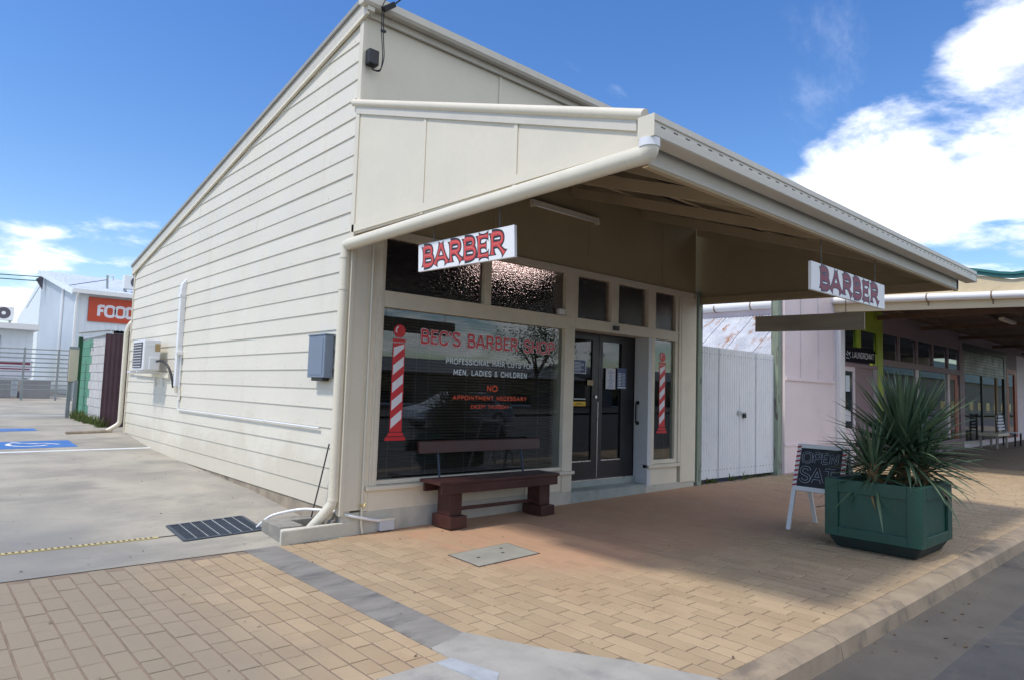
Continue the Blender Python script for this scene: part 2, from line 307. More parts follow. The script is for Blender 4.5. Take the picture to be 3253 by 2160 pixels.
def conc_mat():
    m, N, L, b = newmat('driveway_concrete'); p = pos(N)
    c = mixc(N, L, ramp(N, L, noise(N, L, p, 1.1, 7, .6, .3), .3, .7), (.29, .27, .225), (.43, .395, .32))
    c = mixc(N, L, ramp(N, L, noise(N, L, p, .55, 5, .6, .5, (.7, 1.6, 1)), .48, .70, 0, .75), c, (.20, .19, .17))
    c = mixc(N, L, ramp(N, L, noise(N, L, p, 5, 7, .7, .6, (.6, 1.7, 1)), .56, .74, 0, .5), c, (.19, .185, .175))
    c = mixc(N, L, ramp(N, L, noise(N, L, p, 55, 4, .7), .52, .78, 0, .55), c, (.16, .15, .135))
    c = mixc(N, L, ramp(N, L, noise(N, L, p, 130, 2, .6), .60, .72, 0, .5), c, (.50, .47, .41))
    c = mixc(N, L, ramp(N, L, noise(N, L, p, 11, 8, .75, .8, (.5, 1.6, 1)), .60, .70, 0, .6), c, (.14, .135, .125))
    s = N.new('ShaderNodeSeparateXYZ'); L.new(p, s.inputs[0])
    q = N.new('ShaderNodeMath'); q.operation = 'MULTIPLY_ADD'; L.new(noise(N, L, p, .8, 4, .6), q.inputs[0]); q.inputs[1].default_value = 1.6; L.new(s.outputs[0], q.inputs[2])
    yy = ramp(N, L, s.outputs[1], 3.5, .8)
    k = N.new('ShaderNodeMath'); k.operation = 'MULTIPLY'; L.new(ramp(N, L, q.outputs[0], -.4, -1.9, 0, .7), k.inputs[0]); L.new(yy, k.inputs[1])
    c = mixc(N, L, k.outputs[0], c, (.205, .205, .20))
    L.new(c, b.inputs['Base Color']); b.inputs['Roughness'].default_value = .85
    bp = N.new('ShaderNodeBump'); bp.inputs['Strength'].default_value = .3; bp.inputs['Distance'].default_value = .008
    L.new(noise(N, L, p, 45, 6, .7), bp.inputs['Height']); L.new(bp.outputs[0], b.inputs['Normal']); return m
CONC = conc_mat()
ASPH = mat('road_asphalt', (.062, .062, .065), .9, .15, 3., .5, 160, dirt=(.14, .125, .105), dirt_amt=.6, dscale=1.4)
GROUNDM = mat('far_ground', (.10, .10, .06), .95, .2, .3)
def rust_roof():
    m, N, L, b = newmat('rusted_corrugated_roof'); p = pos(N)
    r = noise(N, L, p, 1.9, 7, .65, .3, (.55, 2.4, 1))
    f = ramp(N, L, r, .53, .66)
    c = mixc(N, L, ramp(N, L, noise(N, L, p, 3, 5), .3, .7), (.44, .47, .52), (.60, .63, .68))
    c = mixc(N, L, f, c, (.34, .16, .06))
    c = mixc(N, L, ramp(N, L, noise(N, L, p, 14, 5, .7), .5, .75, 0, .5), c, (.24, .15, .10))
    L.new(c, b.inputs['Base Color']); b.inputs['Roughness'].default_value = .55; return m
RUST = rust_roof()

# ------------------------------------------------------------------ helpers
ORG = {}
class MB:
    def __init__(s): s.v = []; s.f = []; s.a = None
    def add(s, vs, fs):
        o = len(s.v); s.v += [Vector(v) for v in vs]; s.f += [tuple(i+o for i in f) for f in fs]; return s
    def box(s, x0, x1, y0, y1, z0, z1):
        return s.add([(x0, y0, z0), (x1, y0, z0), (x1, y1, z0), (x0, y1, z0), (x0, y0, z1), (x1, y0, z1), (x1, y1, z1), (x0, y1, z1)],
                     [(0, 3, 2, 1), (4, 5, 6, 7), (0, 1, 5, 4), (1, 2, 6, 5), (2, 3, 7, 6), (3, 0, 4, 7)])
    def obox(s, c, ax, ay, az):      # centre and three half-axis vectors
        c, ax, ay, az = map(Vector, (c, ax, ay, az)); vs = []
        for k in (-1, 1):
            for i, j in ((-1, -1), (1, -1), (1, 1), (-1, 1)): vs.append(c+ax*i+ay*j+az*k)
        return s.add(vs, [(0, 3, 2, 1), (4, 5, 6, 7), (0, 1, 5, 4), (1, 2, 6, 5), (2, 3, 7, 6), (3, 0, 4, 7)])
    def bar(s, a, b, w, h, up=(0, 0, 1)):   # beam from a to b
        a, b = Vector(a), Vector(b); d = b-a; t = d.normalized(); sd = t.cross(Vector(up)).normalized(); u = sd.cross(t)
        return s.obox((a+b)/2, d/2, sd*w/2, u*h/2)
    def prism(s, poly, ext):
        poly = [Vector(p) for p in poly]; ext = Vector(ext); n = len(poly)
        nrm = Vector((0, 0, 0))
        for i in range(n): nrm += poly[i].cross(poly[(i+1) % n])
        fl = nrm.dot(ext) > 0
        fs = [tuple(range(n))[::-1], tuple(range(n, 2*n))]+[(i, (i+1) % n, n+(i+1) % n, n+i) for i in range(n)]
        if not fl: fs = [f[::-1] for f in fs]
        return s.add(poly+[p+ext for p in poly], fs)
    def tube(s, path, r, n=10, cap=True):
        path = [Vector(p) for p in path]; m = len(path); rs = r if isinstance(r, (list, tuple)) else [r]*m
        t0 = (path[1]-path[0]).normalized(); u = t0.orthogonal().normalized(); o = len(s.v)
        for i, p in enumerate(path):
            t = ((path[min(i+1, m-1)]-p).normalized()+(p-path[max(i-1, 0)]).normalized()).normalized()
            u = (u-t*u.dot(t)).normalized(); v = t.cross(u)
            for k in range(n):
                a = 2*math.pi*k/n; s.v.append(p+(u*math.cos(a)+v*math.sin(a))*rs[i])
        for i in range(m-1):
            for k in range(n):
                k2 = (k+1) % n; s.f.append((o+i*n+k, o+i*n+k2, o+(i+1)*n+k2, o+(i+1)*n+k))
        if cap: s.f.append(tuple(o+k for k in range(n))[::-1]); s.f.append(tuple(o+(m-1)*n+k for k in range(n)))
        return s
    def lathe(s, c, prof, n=16):
        c = Vector(c); o = len(s.v); m = len(prof)
        for r, z in prof:
            for k in range(n):
                a = 2*math.pi*k/n; s.v.append(c+Vector((r*math.cos(a), r*math.sin(a), z)))
        for i in range(m-1):
            for k in range(n):
                k2 = (k+1) % n; s.f.append((o+i*n+k, o+i*n+k2, o+(i+1)*n+k2, o+(i+1)*n+k))
        s.f.append(tuple(o+k for k in range(n))[::-1]); s.f.append(tuple(o+(m-1)*n+k for k in range(n))); return s
    def disc(s, c, u, v, ru, rv, n=24, a0=0, a1=360):
        c, u, v = Vector(c), Vector(u), Vector(v)
        pts = [c+u*ru*math.cos(R(a0+(a1-a0)*k/n))+v*rv*math.sin(R(a0+(a1-a0)*k/n)) for k in range(n)]
        return s.add(pts, [tuple(range(n))])
    def poly(s, pts): return s.add(pts, [tuple(range(len(pts)))])
    def grid(s, xs, ys, zf):
        o = len(s.v); nx = len(xs)
        for y in ys:
            for x in xs: s.v.append(Vector((x, y, zf(x, y))))
        for j in range(len(ys)-1):
            for i in range(nx-1): s.f.append((o+j*nx+i, o+j*nx+i+1, o+(j+1)*nx+i+1, o+(j+1)*nx+i))
        return s
    def sheet(s, p0, du, nu, dv, pitch, amp, seg=6):
        # corrugated sheet: waves along du (unit*length), extruded along dv
        p0, du, dv = Vector(p0), Vector(du), Vector(dv); ln = du.length; t = du/ln; nrm = t.cross(dv).normalized(); k = max(2, int(ln/pitch*seg)); o = len(s.v)
        for i in range(k+1):
            d = ln*i/k; off = nrm*amp*math.cos(2*math.pi*d/pitch)
            s.v += [p0+t*d+off, p0+t*d+off+dv]
        for i in range(k): s.f.append((o+2*i, o+2*i+2, o+2*i+3, o+2*i+1))
        return s
    def build(s, name, m, parent=None, smooth=False, bevel=0., kind=None, base=None, autosmooth=False):
        me = bpy.data.meshes.new(name)
        if parent is not None: org = ORG[parent.name]
        elif base is not None: org = Vector(base)
        else:
            xs = [v.x for v in s.v]; ys = [v.y for v in s.v]; zs = [v.z for v in s.v]
            org = Vector(((min(xs)+max(xs))/2, (min(ys)+max(ys))/2, min(zs)))
        me.from_pydata([v-org for v in s.v], [], s.f); me.update(); me.materials.append(m)
        if s.a is not None:
            for an, vals in s.a.items():
                at = me.attributes.new(an, 'FLOAT', 'POINT'); at.data.foreach_set('value', vals)
        o = bpy.data.objects.new(name, me); COL.objects.link(o)
        if parent is not None: o.parent = parent
        else: o.location = org
        ORG[o.name] = org
        if smooth:
            for p in me.polygons: p.use_smooth = True
            if autosmooth:
                md = o.modifiers.new('es', 'EDGE_SPLIT'); md.split_angle = R(40)
        if bevel:
            md = o.modifiers.new('b', 'BEVEL'); md.width = bevel; md.segments = 2; md.limit_method = 'ANGLE'; md.angle_limit = R(40); md.harden_normals = False
        if kind: o['kind'] = kind
        return o
def tag(o, label, cat, group=None):
    o['label'] = label; o['category'] = cat
    if group: o['group'] = group
    return o
def thing(name, label, cat, loc, group=None):
    o = bpy.data.objects.new(name, None); COL.objects.link(o); o.location = loc; o.empty_display_size = .2
    ORG[o.name] = Vector(loc); return tag(o, label, cat, group)
def B(x0, x1, y0, y1, z0, z1): return MB().box(x0, x1, y0, y1, z0, z1)
def arc(c, u, v, r, a0, a1, n=8):
    c, u, v = Vector(c), Vector(u), Vector(v)
    return [c+u*r*math.cos(R(a0+(a1-a0)*i/n))+v*r*math.sin(R(a0+(a1-a0)*i/n)) for i in range(n+1)]
def bend(pts, r, n=6):                # round the corners of a polyline
    pts = [Vector(p) for p in pts]; outp = [pts[0]]
    for i in range(1, len(pts)-1):
        a, b, c = pts[i-1], pts[i], pts[i+1]; d1 = (a-b).normalized(); d2 = (c-b).normalized()
        rr = min(r, (a-b).length*.49, (c-b).length*.49); p, q = b+d1*rr, b+d2*rr
        for k in range(n+1):
            t = k/n; outp.append(p*(1-t)**2+b*2*t*(1-t)+q*t*t)
    outp.append(pts[-1]); return outp

# stroke alphabet: l = straight stroke, c = curved stroke
GL = {
 'A': (.70, ['l', (0, 0), (.35, 1)], ['l', (.35, 1), (.70, 0)], ['l', (.14, .30), (.56, .30)]),
 'B': (.60, ['l', (.08, 0), (.08, 1)], ['c', (.08, .97), (.42, .97), (.52, .86), (.52, .64), (.40, .53), (.08, .53)], ['c', (.08, .53), (.46, .53), (.59, .40), (.59, .14), (.46, .03), (.08, .03)]),
 'C': (.62, ['c', (.62, .76), (.54, .97), (.22, .99), (.02, .76), (.02, .24), (.22, .01), (.54, .03), (.62, .24)]),
 'D': (.66, ['l', (.08, 0), (.08, 1)], ['c', (.08, .97), (.42, .97), (.64, .76), (.64, .24), (.42, .03), (.08, .03)]),
 'E': (.52, ['l', (.08, 0), (.08, 1)], ['l', (.08, .95), (.52, .95)], ['l', (.08, .51), (.43, .51)], ['l', (.08, .05), (.53, .05)]),
 'F': (.50, ['l', (.08, 0), (.08, 1)], ['l', (.08, .95), (.52, .95)], ['l', (.08, .51), (.43, .51)]),
 'H': (.66, ['l', (.08, 0), (.08, 1)], ['l', (.58, 0), (.58, 1)], ['l', (.08, .51), (.58, .51)]),
 'I': (.16, ['l', (.08, 0), (.08, 1)]),
 'L': (.48, ['l', (.08, 0), (.08, 1)], ['l', (.08, .05), (.50, .05)]),
 'M': (.84, ['l', (.06, 0), (.10, 1)], ['l', (.10, 1), (.42, .18)], ['l', (.42, .18), (.74, 1)], ['l', (.74, 1), (.78, 0)]),
 'N': (.68, ['l', (.08, 0), (.08, 1)], ['l', (.08, 1), (.60, 0)], ['l', (.60, 0), (.60, 1)]),
 'O': (.74, ['o', (.37, .99), (.10, .94), (.01, .72), (.01, .28), (.10, .06), (.37, .01), (.64, .06), (.73, .28), (.73, .72), (.64, .94), (.37, .99)]),
 'P': (.56, ['l', (.08, 0), (.08, 1)], ['c', (.08, .97), (.42, .97), (.55, .86), (.55, .56), (.42, .45), (.08, .45)]),
 'R': (.64, ['l', (.08, 0), (.08, 1)], ['c', (.08, .97), (.42, .97), (.55, .86), (.55, .58), (.42, .48), (.08, .48)], ['l', (.32, .48), (.64, 0)]),
 'S': (.56, ['c', (.52, .78), (.46, .97), (.14, 1.0), (.02, .86), (.02, .66), (.14, .55), (.40, .46), (.55, .36), (.55, .14), (.42, .0), (.12, .02), (.02, .22)]),
 'T': (.60, ['l', (.30, 0), (.30, 1)], ['l', (0, .95), (.60, .95)]),
 'U': (.66, ['c', (.08, 1), (.08, .2), (.2, .01), (.46, .01), (.58, .2), (.58, 1)]),
 'X': (.62, ['l', (.02, 0), (.60, 1)], ['l', (.02, 1), (.60, 0)]),
 'Y': (.62, ['l', (.31, .48), (.31, 0)], ['l', (0, 1), (.31, .48)], ['l', (.62, 1), (.31, .48)]),
 "'": (.16, ['l', (.08, .72), (.08, 1)]), ',': (.18, ['l', (.10, .12), (.04, -.14)]),
 '&': (.62, ['c', (.60, .0), (.12, .62), (.12, .88), (.26, .98), (.40, .86), (.36, .66), (.04, .36), (.04, .12), (.22, .0), (.44, .06), (.58, .42)]),
 ' ': (.34,),
}
def chaikin(p, n=2, closed=False):
    for _ in range(n):
        q = []
        if not closed: q.append(p[0])
        rng = range(len(p)-1)
        for i in rng:
            a, b = p[i], p[i+1]
            if closed or i > 0: q.append((a[0]*.75+b[0]*.25, a[1]*.75+b[1]*.25))
            if closed or i < len(p)-2: q.append((a[0]*.25+b[0]*.75, a[1]*.25+b[1]*.75))
        if closed: q.append(q[0])
        else: q.append(p[-1])
        p = q
    return p
def ribbon(mb, pts, wid, P, off, flare=0., ext=0., closed=False):
    pts = [Vector((a, b)) for a, b in pts]; n = len(pts)
    if ext and not closed:
        pts[0] = pts[0]+(pts[0]-pts[1]).normalized()*ext; pts[-1] = pts[-1]+(pts[-1]-pts[-2]).normalized()*ext
    if n == 2 and flare: pts = [pts[0].lerp(pts[1], t) for t in (0, .12, .3, .5, .7, .88, 1)]; n = len(pts)
    lf, rt = [], []
    for i, p in enumerate(pts):
        if closed: a, c = pts[i-1 if i > 0 else n-2], pts[i+1 if i < n-1 else 1]
        else: a, c = pts[max(i-1, 0)], pts[min(i+1, n-1)]
        t = (c-a).normalized(); nr = Vector((-t.y, t.x))
        k = 1.
        if flare and not closed:
            d = abs(2*i/(n-1)-1); k = 1-flare*.35+flare*1.1*d**2.4
        lf.append(p+nr*wid*.5*k); rt.append(p-nr*wid*.5*k)
    o = len(mb.v)
    for a, b in zip(lf, rt): mb.v.append(P(a.x, a.y, off)); mb.v.append(P(b.x, b.y, off))
    for i in range(n-1): mb.f.append((o+2*i, o+2*i+1, o+2*i+3, o+2*i+2))
def lettering(mb, text, origin, right, up, nrm, width, height, stroke, off=.002, flare=.0, ext=0., gap=.16, step=.00012):
    origin, right, up, nrm = map(Vector, (origin, right, up, nrm)); right.normalize(); up.normalize(); nrm.normalize()
    tot = sum(GL[c][0] for c in text)+gap*(len(text)-1); sx = width/(tot*height)
    x = 0.; k = 0
    for c in text:
        g = GL[c]
        for st in g[1:]:
            pts = [(q[0]+x, q[1]) for q in st[1:]]
            if st[0] == 'c': pts = chaikin(pts, 3)
            if st[0] == 'o': pts = chaikin(pts, 2, True)
            pts = [(a*sx, b) for a, b in pts]
            P = lambda a, b, o: origin+right*(a*height)+up*(b*height)+nrm*o
            ribbon(mb, pts, stroke/height, P, off+step*(k % 7), flare if st[0] == 'l' else flare*.45, ext/height, st[0] == 'o'); k += 1
        x += g[0]+gap
    return mb

def letters(parent, text, origin, right, up, nrm, width, height, stroke, m, off=.002, gap=.16, name='letter', **k):
    right = Vector(right).normalized(); tot = sum(GL[c][0] for c in text)+gap*(len(text)-1); x = 0.
    for c in text:
        if c != ' ':
            mb = MB(); lettering(mb, c, Vector(origin)+right*(x/tot*width), right, up, nrm, width*GL[c][0]/tot, height, stroke, off, gap=gap, **k); mb.build(name, m, parent)
        x += GL[c][0]+gap
# ground levels: the footpath climbs gently to the right, the driveway climbs to the rear
def gz(x): return .0125*max(0., x)
DY = [(-40, 0), (-.07, 0), (2.3, .16), (5.6, .25), (7., .29), (9.1, .45), (40, 1.05), (300, 1.05)]
def dz(y):
    for (a, za), (b, zb) in zip(DY, DY[1:]):
        if y <= b: return za+(zb-za)*(y-a)/(b-a)
    return DY[-1][1]
def sstep(a, b, x):
    t = min(1, max(0, (x-a)/(b-a))); return t*t*(3-2*t)
def wear(x, y): return sstep(-.25, .7, x+.25*(y+1.2))*sstep(-3.2, -2.1, y)*(1-sstep(6.2, 7.6, x))

# ================================================================== SETTING
def struct(mb, name, m, **k): return mb.build(name, m, kind='structure', **k)
struct(MB().grid([-400, 400], [-400, 400], lambda x, y: -.35), 'ground', GROUNDM)
struct(MB().grid([-60, -20, 0, 20, 60], [-22, -10, -4.86], lambda x, y: gz(x)*1.-.135), 'road', ASPH)
struct(MB().grid([-60, -20, 0, 20, 60], [-34, -22], lambda x, y: gz(x)-.02), 'far_footpath', GUTTERM)
drv = MB().grid([-30, -12, -6, -3, -1.5, -.12], [-.07, .6, 1.4, 2.3, 4, 5.6, 7, 8, 9.1, 14, 22, 40, 120], lambda x, y: dz(y))
drv.grid([-.12, 6, 40], [9.1, 14, 22, 40, 120], lambda x, y: dz(y))
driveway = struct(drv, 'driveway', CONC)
# gutter channel and kerb
gutter = struct(MB().grid([-.1, 3, 8, 20, 60], [-4.9, -4.86, -4.44], lambda x, y: gz(x)-.125+(-.012 if y < -4.87 else 0)+(.0 if y < -4.5 else .0)), 'gutter_channel', GUTTERM)
kerb = MB(); kerb.box(-.14, 60, -4.26, -4.22, -.2, -.05); kerb = struct(kerb, 'kerb', KERBM)
xk = -.12; i = 0
while xk < 34:
    ln = 1.15 if xk < 16 else 4.
    a, b = xk+.006, xk+ln-.006
    k = MB(); za, zb = gz(a)+.002, gz(b)+.002
    prof = [(-4.255, 0), (-4.385, -.004), (-4.425, -.03), (-4.455, -.17), (-4.255, -.17)]
    k.v = [Vector((a, y, za+z)) for y, z in prof]+[Vector((b, y, zb+z)) for y, z in prof]
    k.f = [(4, 3, 2, 1, 0), (5, 6, 7, 8, 9)]+[(j, (j+1) % 5, 5+(j+1) % 5, 5+j) for j in range(5)]
    k.build('kerb_stone', KERBM, kerb); xk += ln
# joint bed under the pavers, with the worn smooth zone below the awning
xs = [-12, -6, -4]+[-3.4+.2*i for i in range(80)]+[13, 16, 22, 40]; ys = [-4.26+.2*i for i in range(22)]
ys[-1] = .02
bed = MB().grid(xs, ys, lambda x, y: gz(x)-.0055+.0050*wear(x, y))
bed.a = {'wear': [wear(v.x, v.y)*.92 for v in bed.v]}
footpath = struct(bed, 'footpath', BED)
# strip and apron of the vehicle crossing
strip = MB(); strip.box(-1.105, -.797, -3.0, -.075, -.05, .005); strip = struct(strip, 'concrete_strip', STRIP)
ap = [(-1.105, -2.99), (-.79, -2.90), (-.68, -3.16), (-.54, -3.46), (-.325, -3.81), (-.14, -4.24), (-.12, -4.62), (-14, -4.62), (-14, -3.17), (-1.105, -3.17)]
struct(MB().prism([(x, y, -.08) for x, y in ap], (0, 0, .0865)), 'crossing_apron', LIGHTC)
struct(MB().prism([(-14, -6.2, -.20), (-.1, -6.2, -.20), (-.1, -4.62, -.20), (-14, -4.62, -.20)], (0, 0, .17)), 'crossing_ramp', LIGHTC)
struct(MB().prism([(-1.21, -3.19, .0005), (-1.10, -3.18, .0005), (-1.02, -3.50, .0005), (-1.15, -3.62, .0005)], (0, 0, .009)), 'pale_blue_road_paint_patch', mat('pale_blue_paint', (.36, .385, .41), .8, .1, 9., dirt=(.3, .3, .3), dirt_amt=.5, dscale=12.))

# pavers: columns of random-length blocks
def inapron(x, y):
    if y > -2.8: return False
    pts = ap; c = False; j = len(pts)-1
    for i in range(len(pts)):
        xi, yi = pts[i]; xj, yj = pts[j]
        if (yi > y) != (yj > y) and x < (xj-xi)*(y-yi)/(yj-yi)+xi: c = not c
        j = i
    return c
LENS = [.178, .238, .288, .332]; PW = .125; PJ = .011
def paver_mesh(ln, w=PW):
    m = MB(); a, b = (w-.013)/2, (ln-.0095)/2; c = .003
    m.v = [Vector((sx*a, sy*b, -.03)) for sx, sy in ((-1, -1), (1, -1), (1, 1), (-1, 1))]+[Vector((sx*a, sy*b, -.003)) for sx, sy in ((-1, -1), (1, -1), (1, 1), (-1, 1))]+[Vector((sx*(a-c), sy*(b-c), 0)) for sx, sy in ((-1, -1), (1, -1), (1, 1), (-1, 1))]
    m.f = [(8, 9, 10, 11)]+[(i, (i+1) % 4, 4+(i+1) % 4, 4+i) for i in range(4)]+[(4+i, 4+(i+1) % 4, 8+(i+1) % 4, 8+i) for i in range(4)]
    return m
PM = []
for ln in LENS:
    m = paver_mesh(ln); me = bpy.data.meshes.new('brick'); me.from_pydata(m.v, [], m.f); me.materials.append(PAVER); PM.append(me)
spots = []
def columns(x0, x1, y0, y1):
    x = x0+PW/2
    while x < x1:
        y = y1-random.uniform(0, .12)
        while y > y0+.05:
            k = random.choice((0, 0, 1, 2, 2, 3)); ln = LENS[k]
            if y-ln < y0+.06: ln = y-y0; k = -1
            spots.append((x, y-ln/2, k if k >= 0 else ln)); y -= ln
        x += PW
columns(-4.2, -1.11, -3.17, -.085); columns(-.795, 14.2, -4.25, -.02)
spots = [s for s in spots if not (inapron(s[0], s[1]) and inapron(s[0]+.06, s[1]) and inapron(s[0], s[1]+.08)) and not (.30 < s[0] < 1.06 and -1.72 < s[1] < -1.22)]
cpos = Vector((-3.491, -6.283))
def seen(x, y):
    d = Vector((x, y))-cpos; f = Vector((.6662, .7458)); r = Vector((.7458, -.6662)); dp = d.dot(f); h = d.dot(r)
    return dp > 2.1 and abs(h/dp) < .80
vis = sorted([s for s in spots if seen(s[0], s[1]) and (wear(s[0], s[1]) < .5)], key=lambda s: (Vector(s[:2])-cpos).length)
vis = [s for s in vis if isinstance(s[2], int)]; near = set(vis[:290]); stuffp = MB(); rnd = []
for s in spots:
    x, y, k = s; jz = random.uniform(-.0016, .0016)
    if s in near:
        o = bpy.data.objects.new('brick', PM[k]); COL.objects.link(o); o.parent = footpath
        o.location = Vector((x, y, gz(x)+jz))-ORG[footpath.name]; o.rotation_euler = (random.uniform(-.006, .006), random.uniform(-.008, .008)-(.0125 if x > 0 else 0), random.uniform(-.012, .012))
    else:
        m = paver_mesh(LENS[k] if isinstance(k, int) else k); o = len(stuffp.v); a = random.uniform(-.012, .012); rv = random.random()
        for v in m.v:
            stuffp.v.append(Vector((x+v.x-a*v.y, y+v.y+a*v.x, gz(x+v.x)+v.z+jz))); rnd.append(rv)
        stuffp.f += [tuple(i+o for i in f) for f in m.f]
stuffp.a = {'rnd': rnd}
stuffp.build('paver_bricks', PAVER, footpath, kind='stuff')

# painted markings of the car park
def mark(name, pts, m, dzv=.004): return struct(MB().prism([(x, y, dz(y)+dzv-.02) for x, y in pts], (0, 0, .02)), name, m)
mark('white_bay_line', [(-9, 6.82), (-.13, 7.08), (-.13, 7.18), (-9, 6.92)], WHITEMARK)
mark('white_bay_line', [(-9, 13.65), (-.4, 14.0), (-.4, 14.1), (-9, 13.75)], WHITEMARK)
mark('blue_bay_mark', [(-2.6, 7.36), (-1.18, 7.46), (-1.22, 8.2), (-2.6, 8.12)], BLUEMARK)
mark('blue_bay_mark', [(-2.7, 9.45), (-1.5, 9.72), (-1.5, 10.25), (-2.7, 10.25)], BLUEMARK)
sym = MB()
def symP(a, b, o): 
    x, y = -1.36-.95*(1-b)*1., 7.52+.5*a
    return Vector((-2.18+.78*b, 7.56+.52*a, dz(7.56+.52*a)+.008))
for pts in ([(.95, .14), (.72, .30), (.55, .55), (.62, .75), (.35, .98)], [(.72, .30), (.60, .62)]):
    ribbon(sym, [(a, b) for a, b in pts], .09, symP, 0)
ribbon(sym, chaikin([(.72, .12), (.35, .02), (.06, .25), (.06, .55), (.25, .75)], 2), .09, symP, 0)
struct(sym, 'wheelchair_symbol_mark', WHITEMARK)
sym2 = MB(); ribbon(sym2, [(0, 0), (.5, .4), (.3, 1)], .12, lambda a, b, o: Vector((-2.3+.5*b, 9.7+.35*a, dz(9.9)+.008)), 0); struct(sym2, 'wheelchair_symbol_mark', WHITEMARK)

# ================================================================== BARBER SHOP
XW = -.12; XR = 6.16; YB = 9.12
shop = thing('barber_shop', 'cream weatherboard barber shop with sloping roof and wide front awning', 'building', (3, 4.5, 0))
def part(mb, name, m, p=None, **k): return mb.build(name, m, p or shop, **k)
rake = lambda y: 5.397-.1888*y
# side wall lining and the other walls
part(MB().prism([(XW+.005, -.0, -.05), (XW+.005, YB, -.05), (XW+.005, YB, rake(YB)+.05), (XW+.005, 0, rake(0)+.05)], (.09, 0, 0)), 'side_wall_core', CREAM)
part(MB().prism([(XR, 0.02, -.05), (XR, YB, -.05), (XR, YB, rake(YB)+.05), (XR, .02, rake(0)+.05)], (-.1, 0, 0)), 'side_wall', CREAM)
part(B(XW+.1, XR-.1, YB-.1, YB, 0, rake(YB)), 'rear_wall', CREAM)
# weatherboards
random.seed(3); pitch = .2058; zb0 = .241
for k in range(26):
    z0 = zb0+pitch*k; z1 = min(z0+pitch+.012, rake(.06)+.03)
    if z0 > rake(.10)-.01: break
    ye0 = min(YB-.03, (5.397+.02-z0)/.1888); ye1 = min(YB-.03, (5.397+.02-z1)/.1888)
    cut = [.052, ye0]
    if k % 3 == 1 and ye0 > 4: cut = [.052, random.uniform(2.2, ye0-1.5), ye0]
    for a, b in zip(cut, cut[1:]):
        last = b == ye0; bt = ye1 if last else b-.0015; bb = b if last else b-.0015
        if bt < a: bt = a+.01
        jx = random.uniform(-.0015, .0015); z0a, z0b = z0+random.uniform(-.003, .003), z0+random.uniform(-.003, .003)
        m = MB()
        pts = [(XW-.0165+jx, a, z0a), (XW-.0165+jx, bb, z0b), (XW-.004+jx, bt, z1), (XW-.004+jx, a, z1)]
        m.add(pts+[(XW+.004, p[1], p[2]) for p in pts], [(3, 2, 1, 0), (4, 5, 6, 7), (0, 1, 5, 4), (1, 2, 6, 5), (2, 3, 7, 6), (3, 0, 4, 7)])
        part(m, 'weatherboard', BOARD)
nh = MB()
for k in range(25):
    z0 = zb0+pitch*k+.035; y = .16
    while y < min(YB-.1, (5.397-z0)/.1888-.12): nh.obox((XW-.0150, y+random.uniform(-.01, .01), z0+random.uniform(-.004, .004)), (.0012, 0, 0), (0, .0042, 0), (0, 0, .0042)); y += .45
part(nh, 'nail_heads', mat('painted_nail', (.42, .38, .31), .6), kind='stuff')
part(B(XW-.004, XW+.05, .05, YB-.03, -.02, .252), 'base_board', mat('stained_base_board', (.33, .27, .20), .85, .2, 5., .3, 50, dirt=(.12, .10, .08), dirt_amt=.7, dscale=3.))
part(B(XW-.030, XW-.024+.04, -.028, .05, .20, rake(0)-.02), 'corner_strip', CREAM, bevel=.003)
part(B(XW-.03, XW+.05, YB-.03, YB+.02, .3, rake(YB)+.02), 'corner_strip', CREAM)
# barge board, capping and roof
sl_ = -.1888
def rk(y0, y1, x0, x1, dzb, dzt): return MB().prism([(x0, y0, rake(y0)+dzb), (x0, y1, rake(y1)+dzb), (x0, y1, rake(y1)+dzt), (x0, y0, rake(y0)+dzt)], (x1-x0, 0, 0))
part(rk(-.12, 9.24, XW-.055, XW-.024, -.012, .02), 'barge_quad_moulding', CREAM2)
part(rk(-.14, 9.26, XW-.052, XW+.03, .021, .155), 'barge_board', CREAM_GREYED)
part(rk(-.16, 9.28, XW-.078, XW+.10, .158, .212), 'barge_capping', CAPM, bevel=.006)
part(rk(-.12, 9.3, XW-.04, XR+.06, .14, .175), 'roof_sheet', GALV)
part(B(XW-.03, XR, 9.2, 9.26, rake(9.2)-.05, rake(9.2)+.12), 'rear_fascia', CREAM_GREYED)
# front upper wall
for a, b in ((.05, 1.765), (1.80, 3.50), (3.535, 5.24), (5.275, XR)):
    part(B(a, b, -.006, .09, 4.38, 5.47), 'wall_panel', CREAM); part(B(a, b, -.008, .09, 3.20, 4.379), 'under_awning_wall_panel', CREAM_SHADED)
for x in (1.7825, 3.5175, 5.2575): part(B(x-.022, x+.022, -.018, .05, 4.38, 5.45), 'cover_batten', CREAM); part(B(x-.022, x+.022, -.017, .05, 3.20, 4.379), 'cover_batten', CREAM_SHADED)
part(B(XW-.018, .052, -.020, .05, .245, 5.45), 'corner_board', CREAM)
part(B(XW-.02, XR+.05, -.055, -.022, 5.425, 5.60), 'front_fascia', CREAM_GREYED)
g = MB().prism([(-.235, -.056, 5.50), (-.235, -.150, 5.492), (-.235, -.172, 5.52), (-.235, -.172, 5.60), (-.235, -.160, 5.605), (-.235, -.056, 5.605)], (6.55, 0, 0))
part(g, 'front_gutter', CREAM_GREYED)
part(MB().tube([(-.15, -.05, 5.475), (-.15, -.03, 5.475), (.12, -.03, 5.46)], .012, 8), 'cable_bracket', GALV)
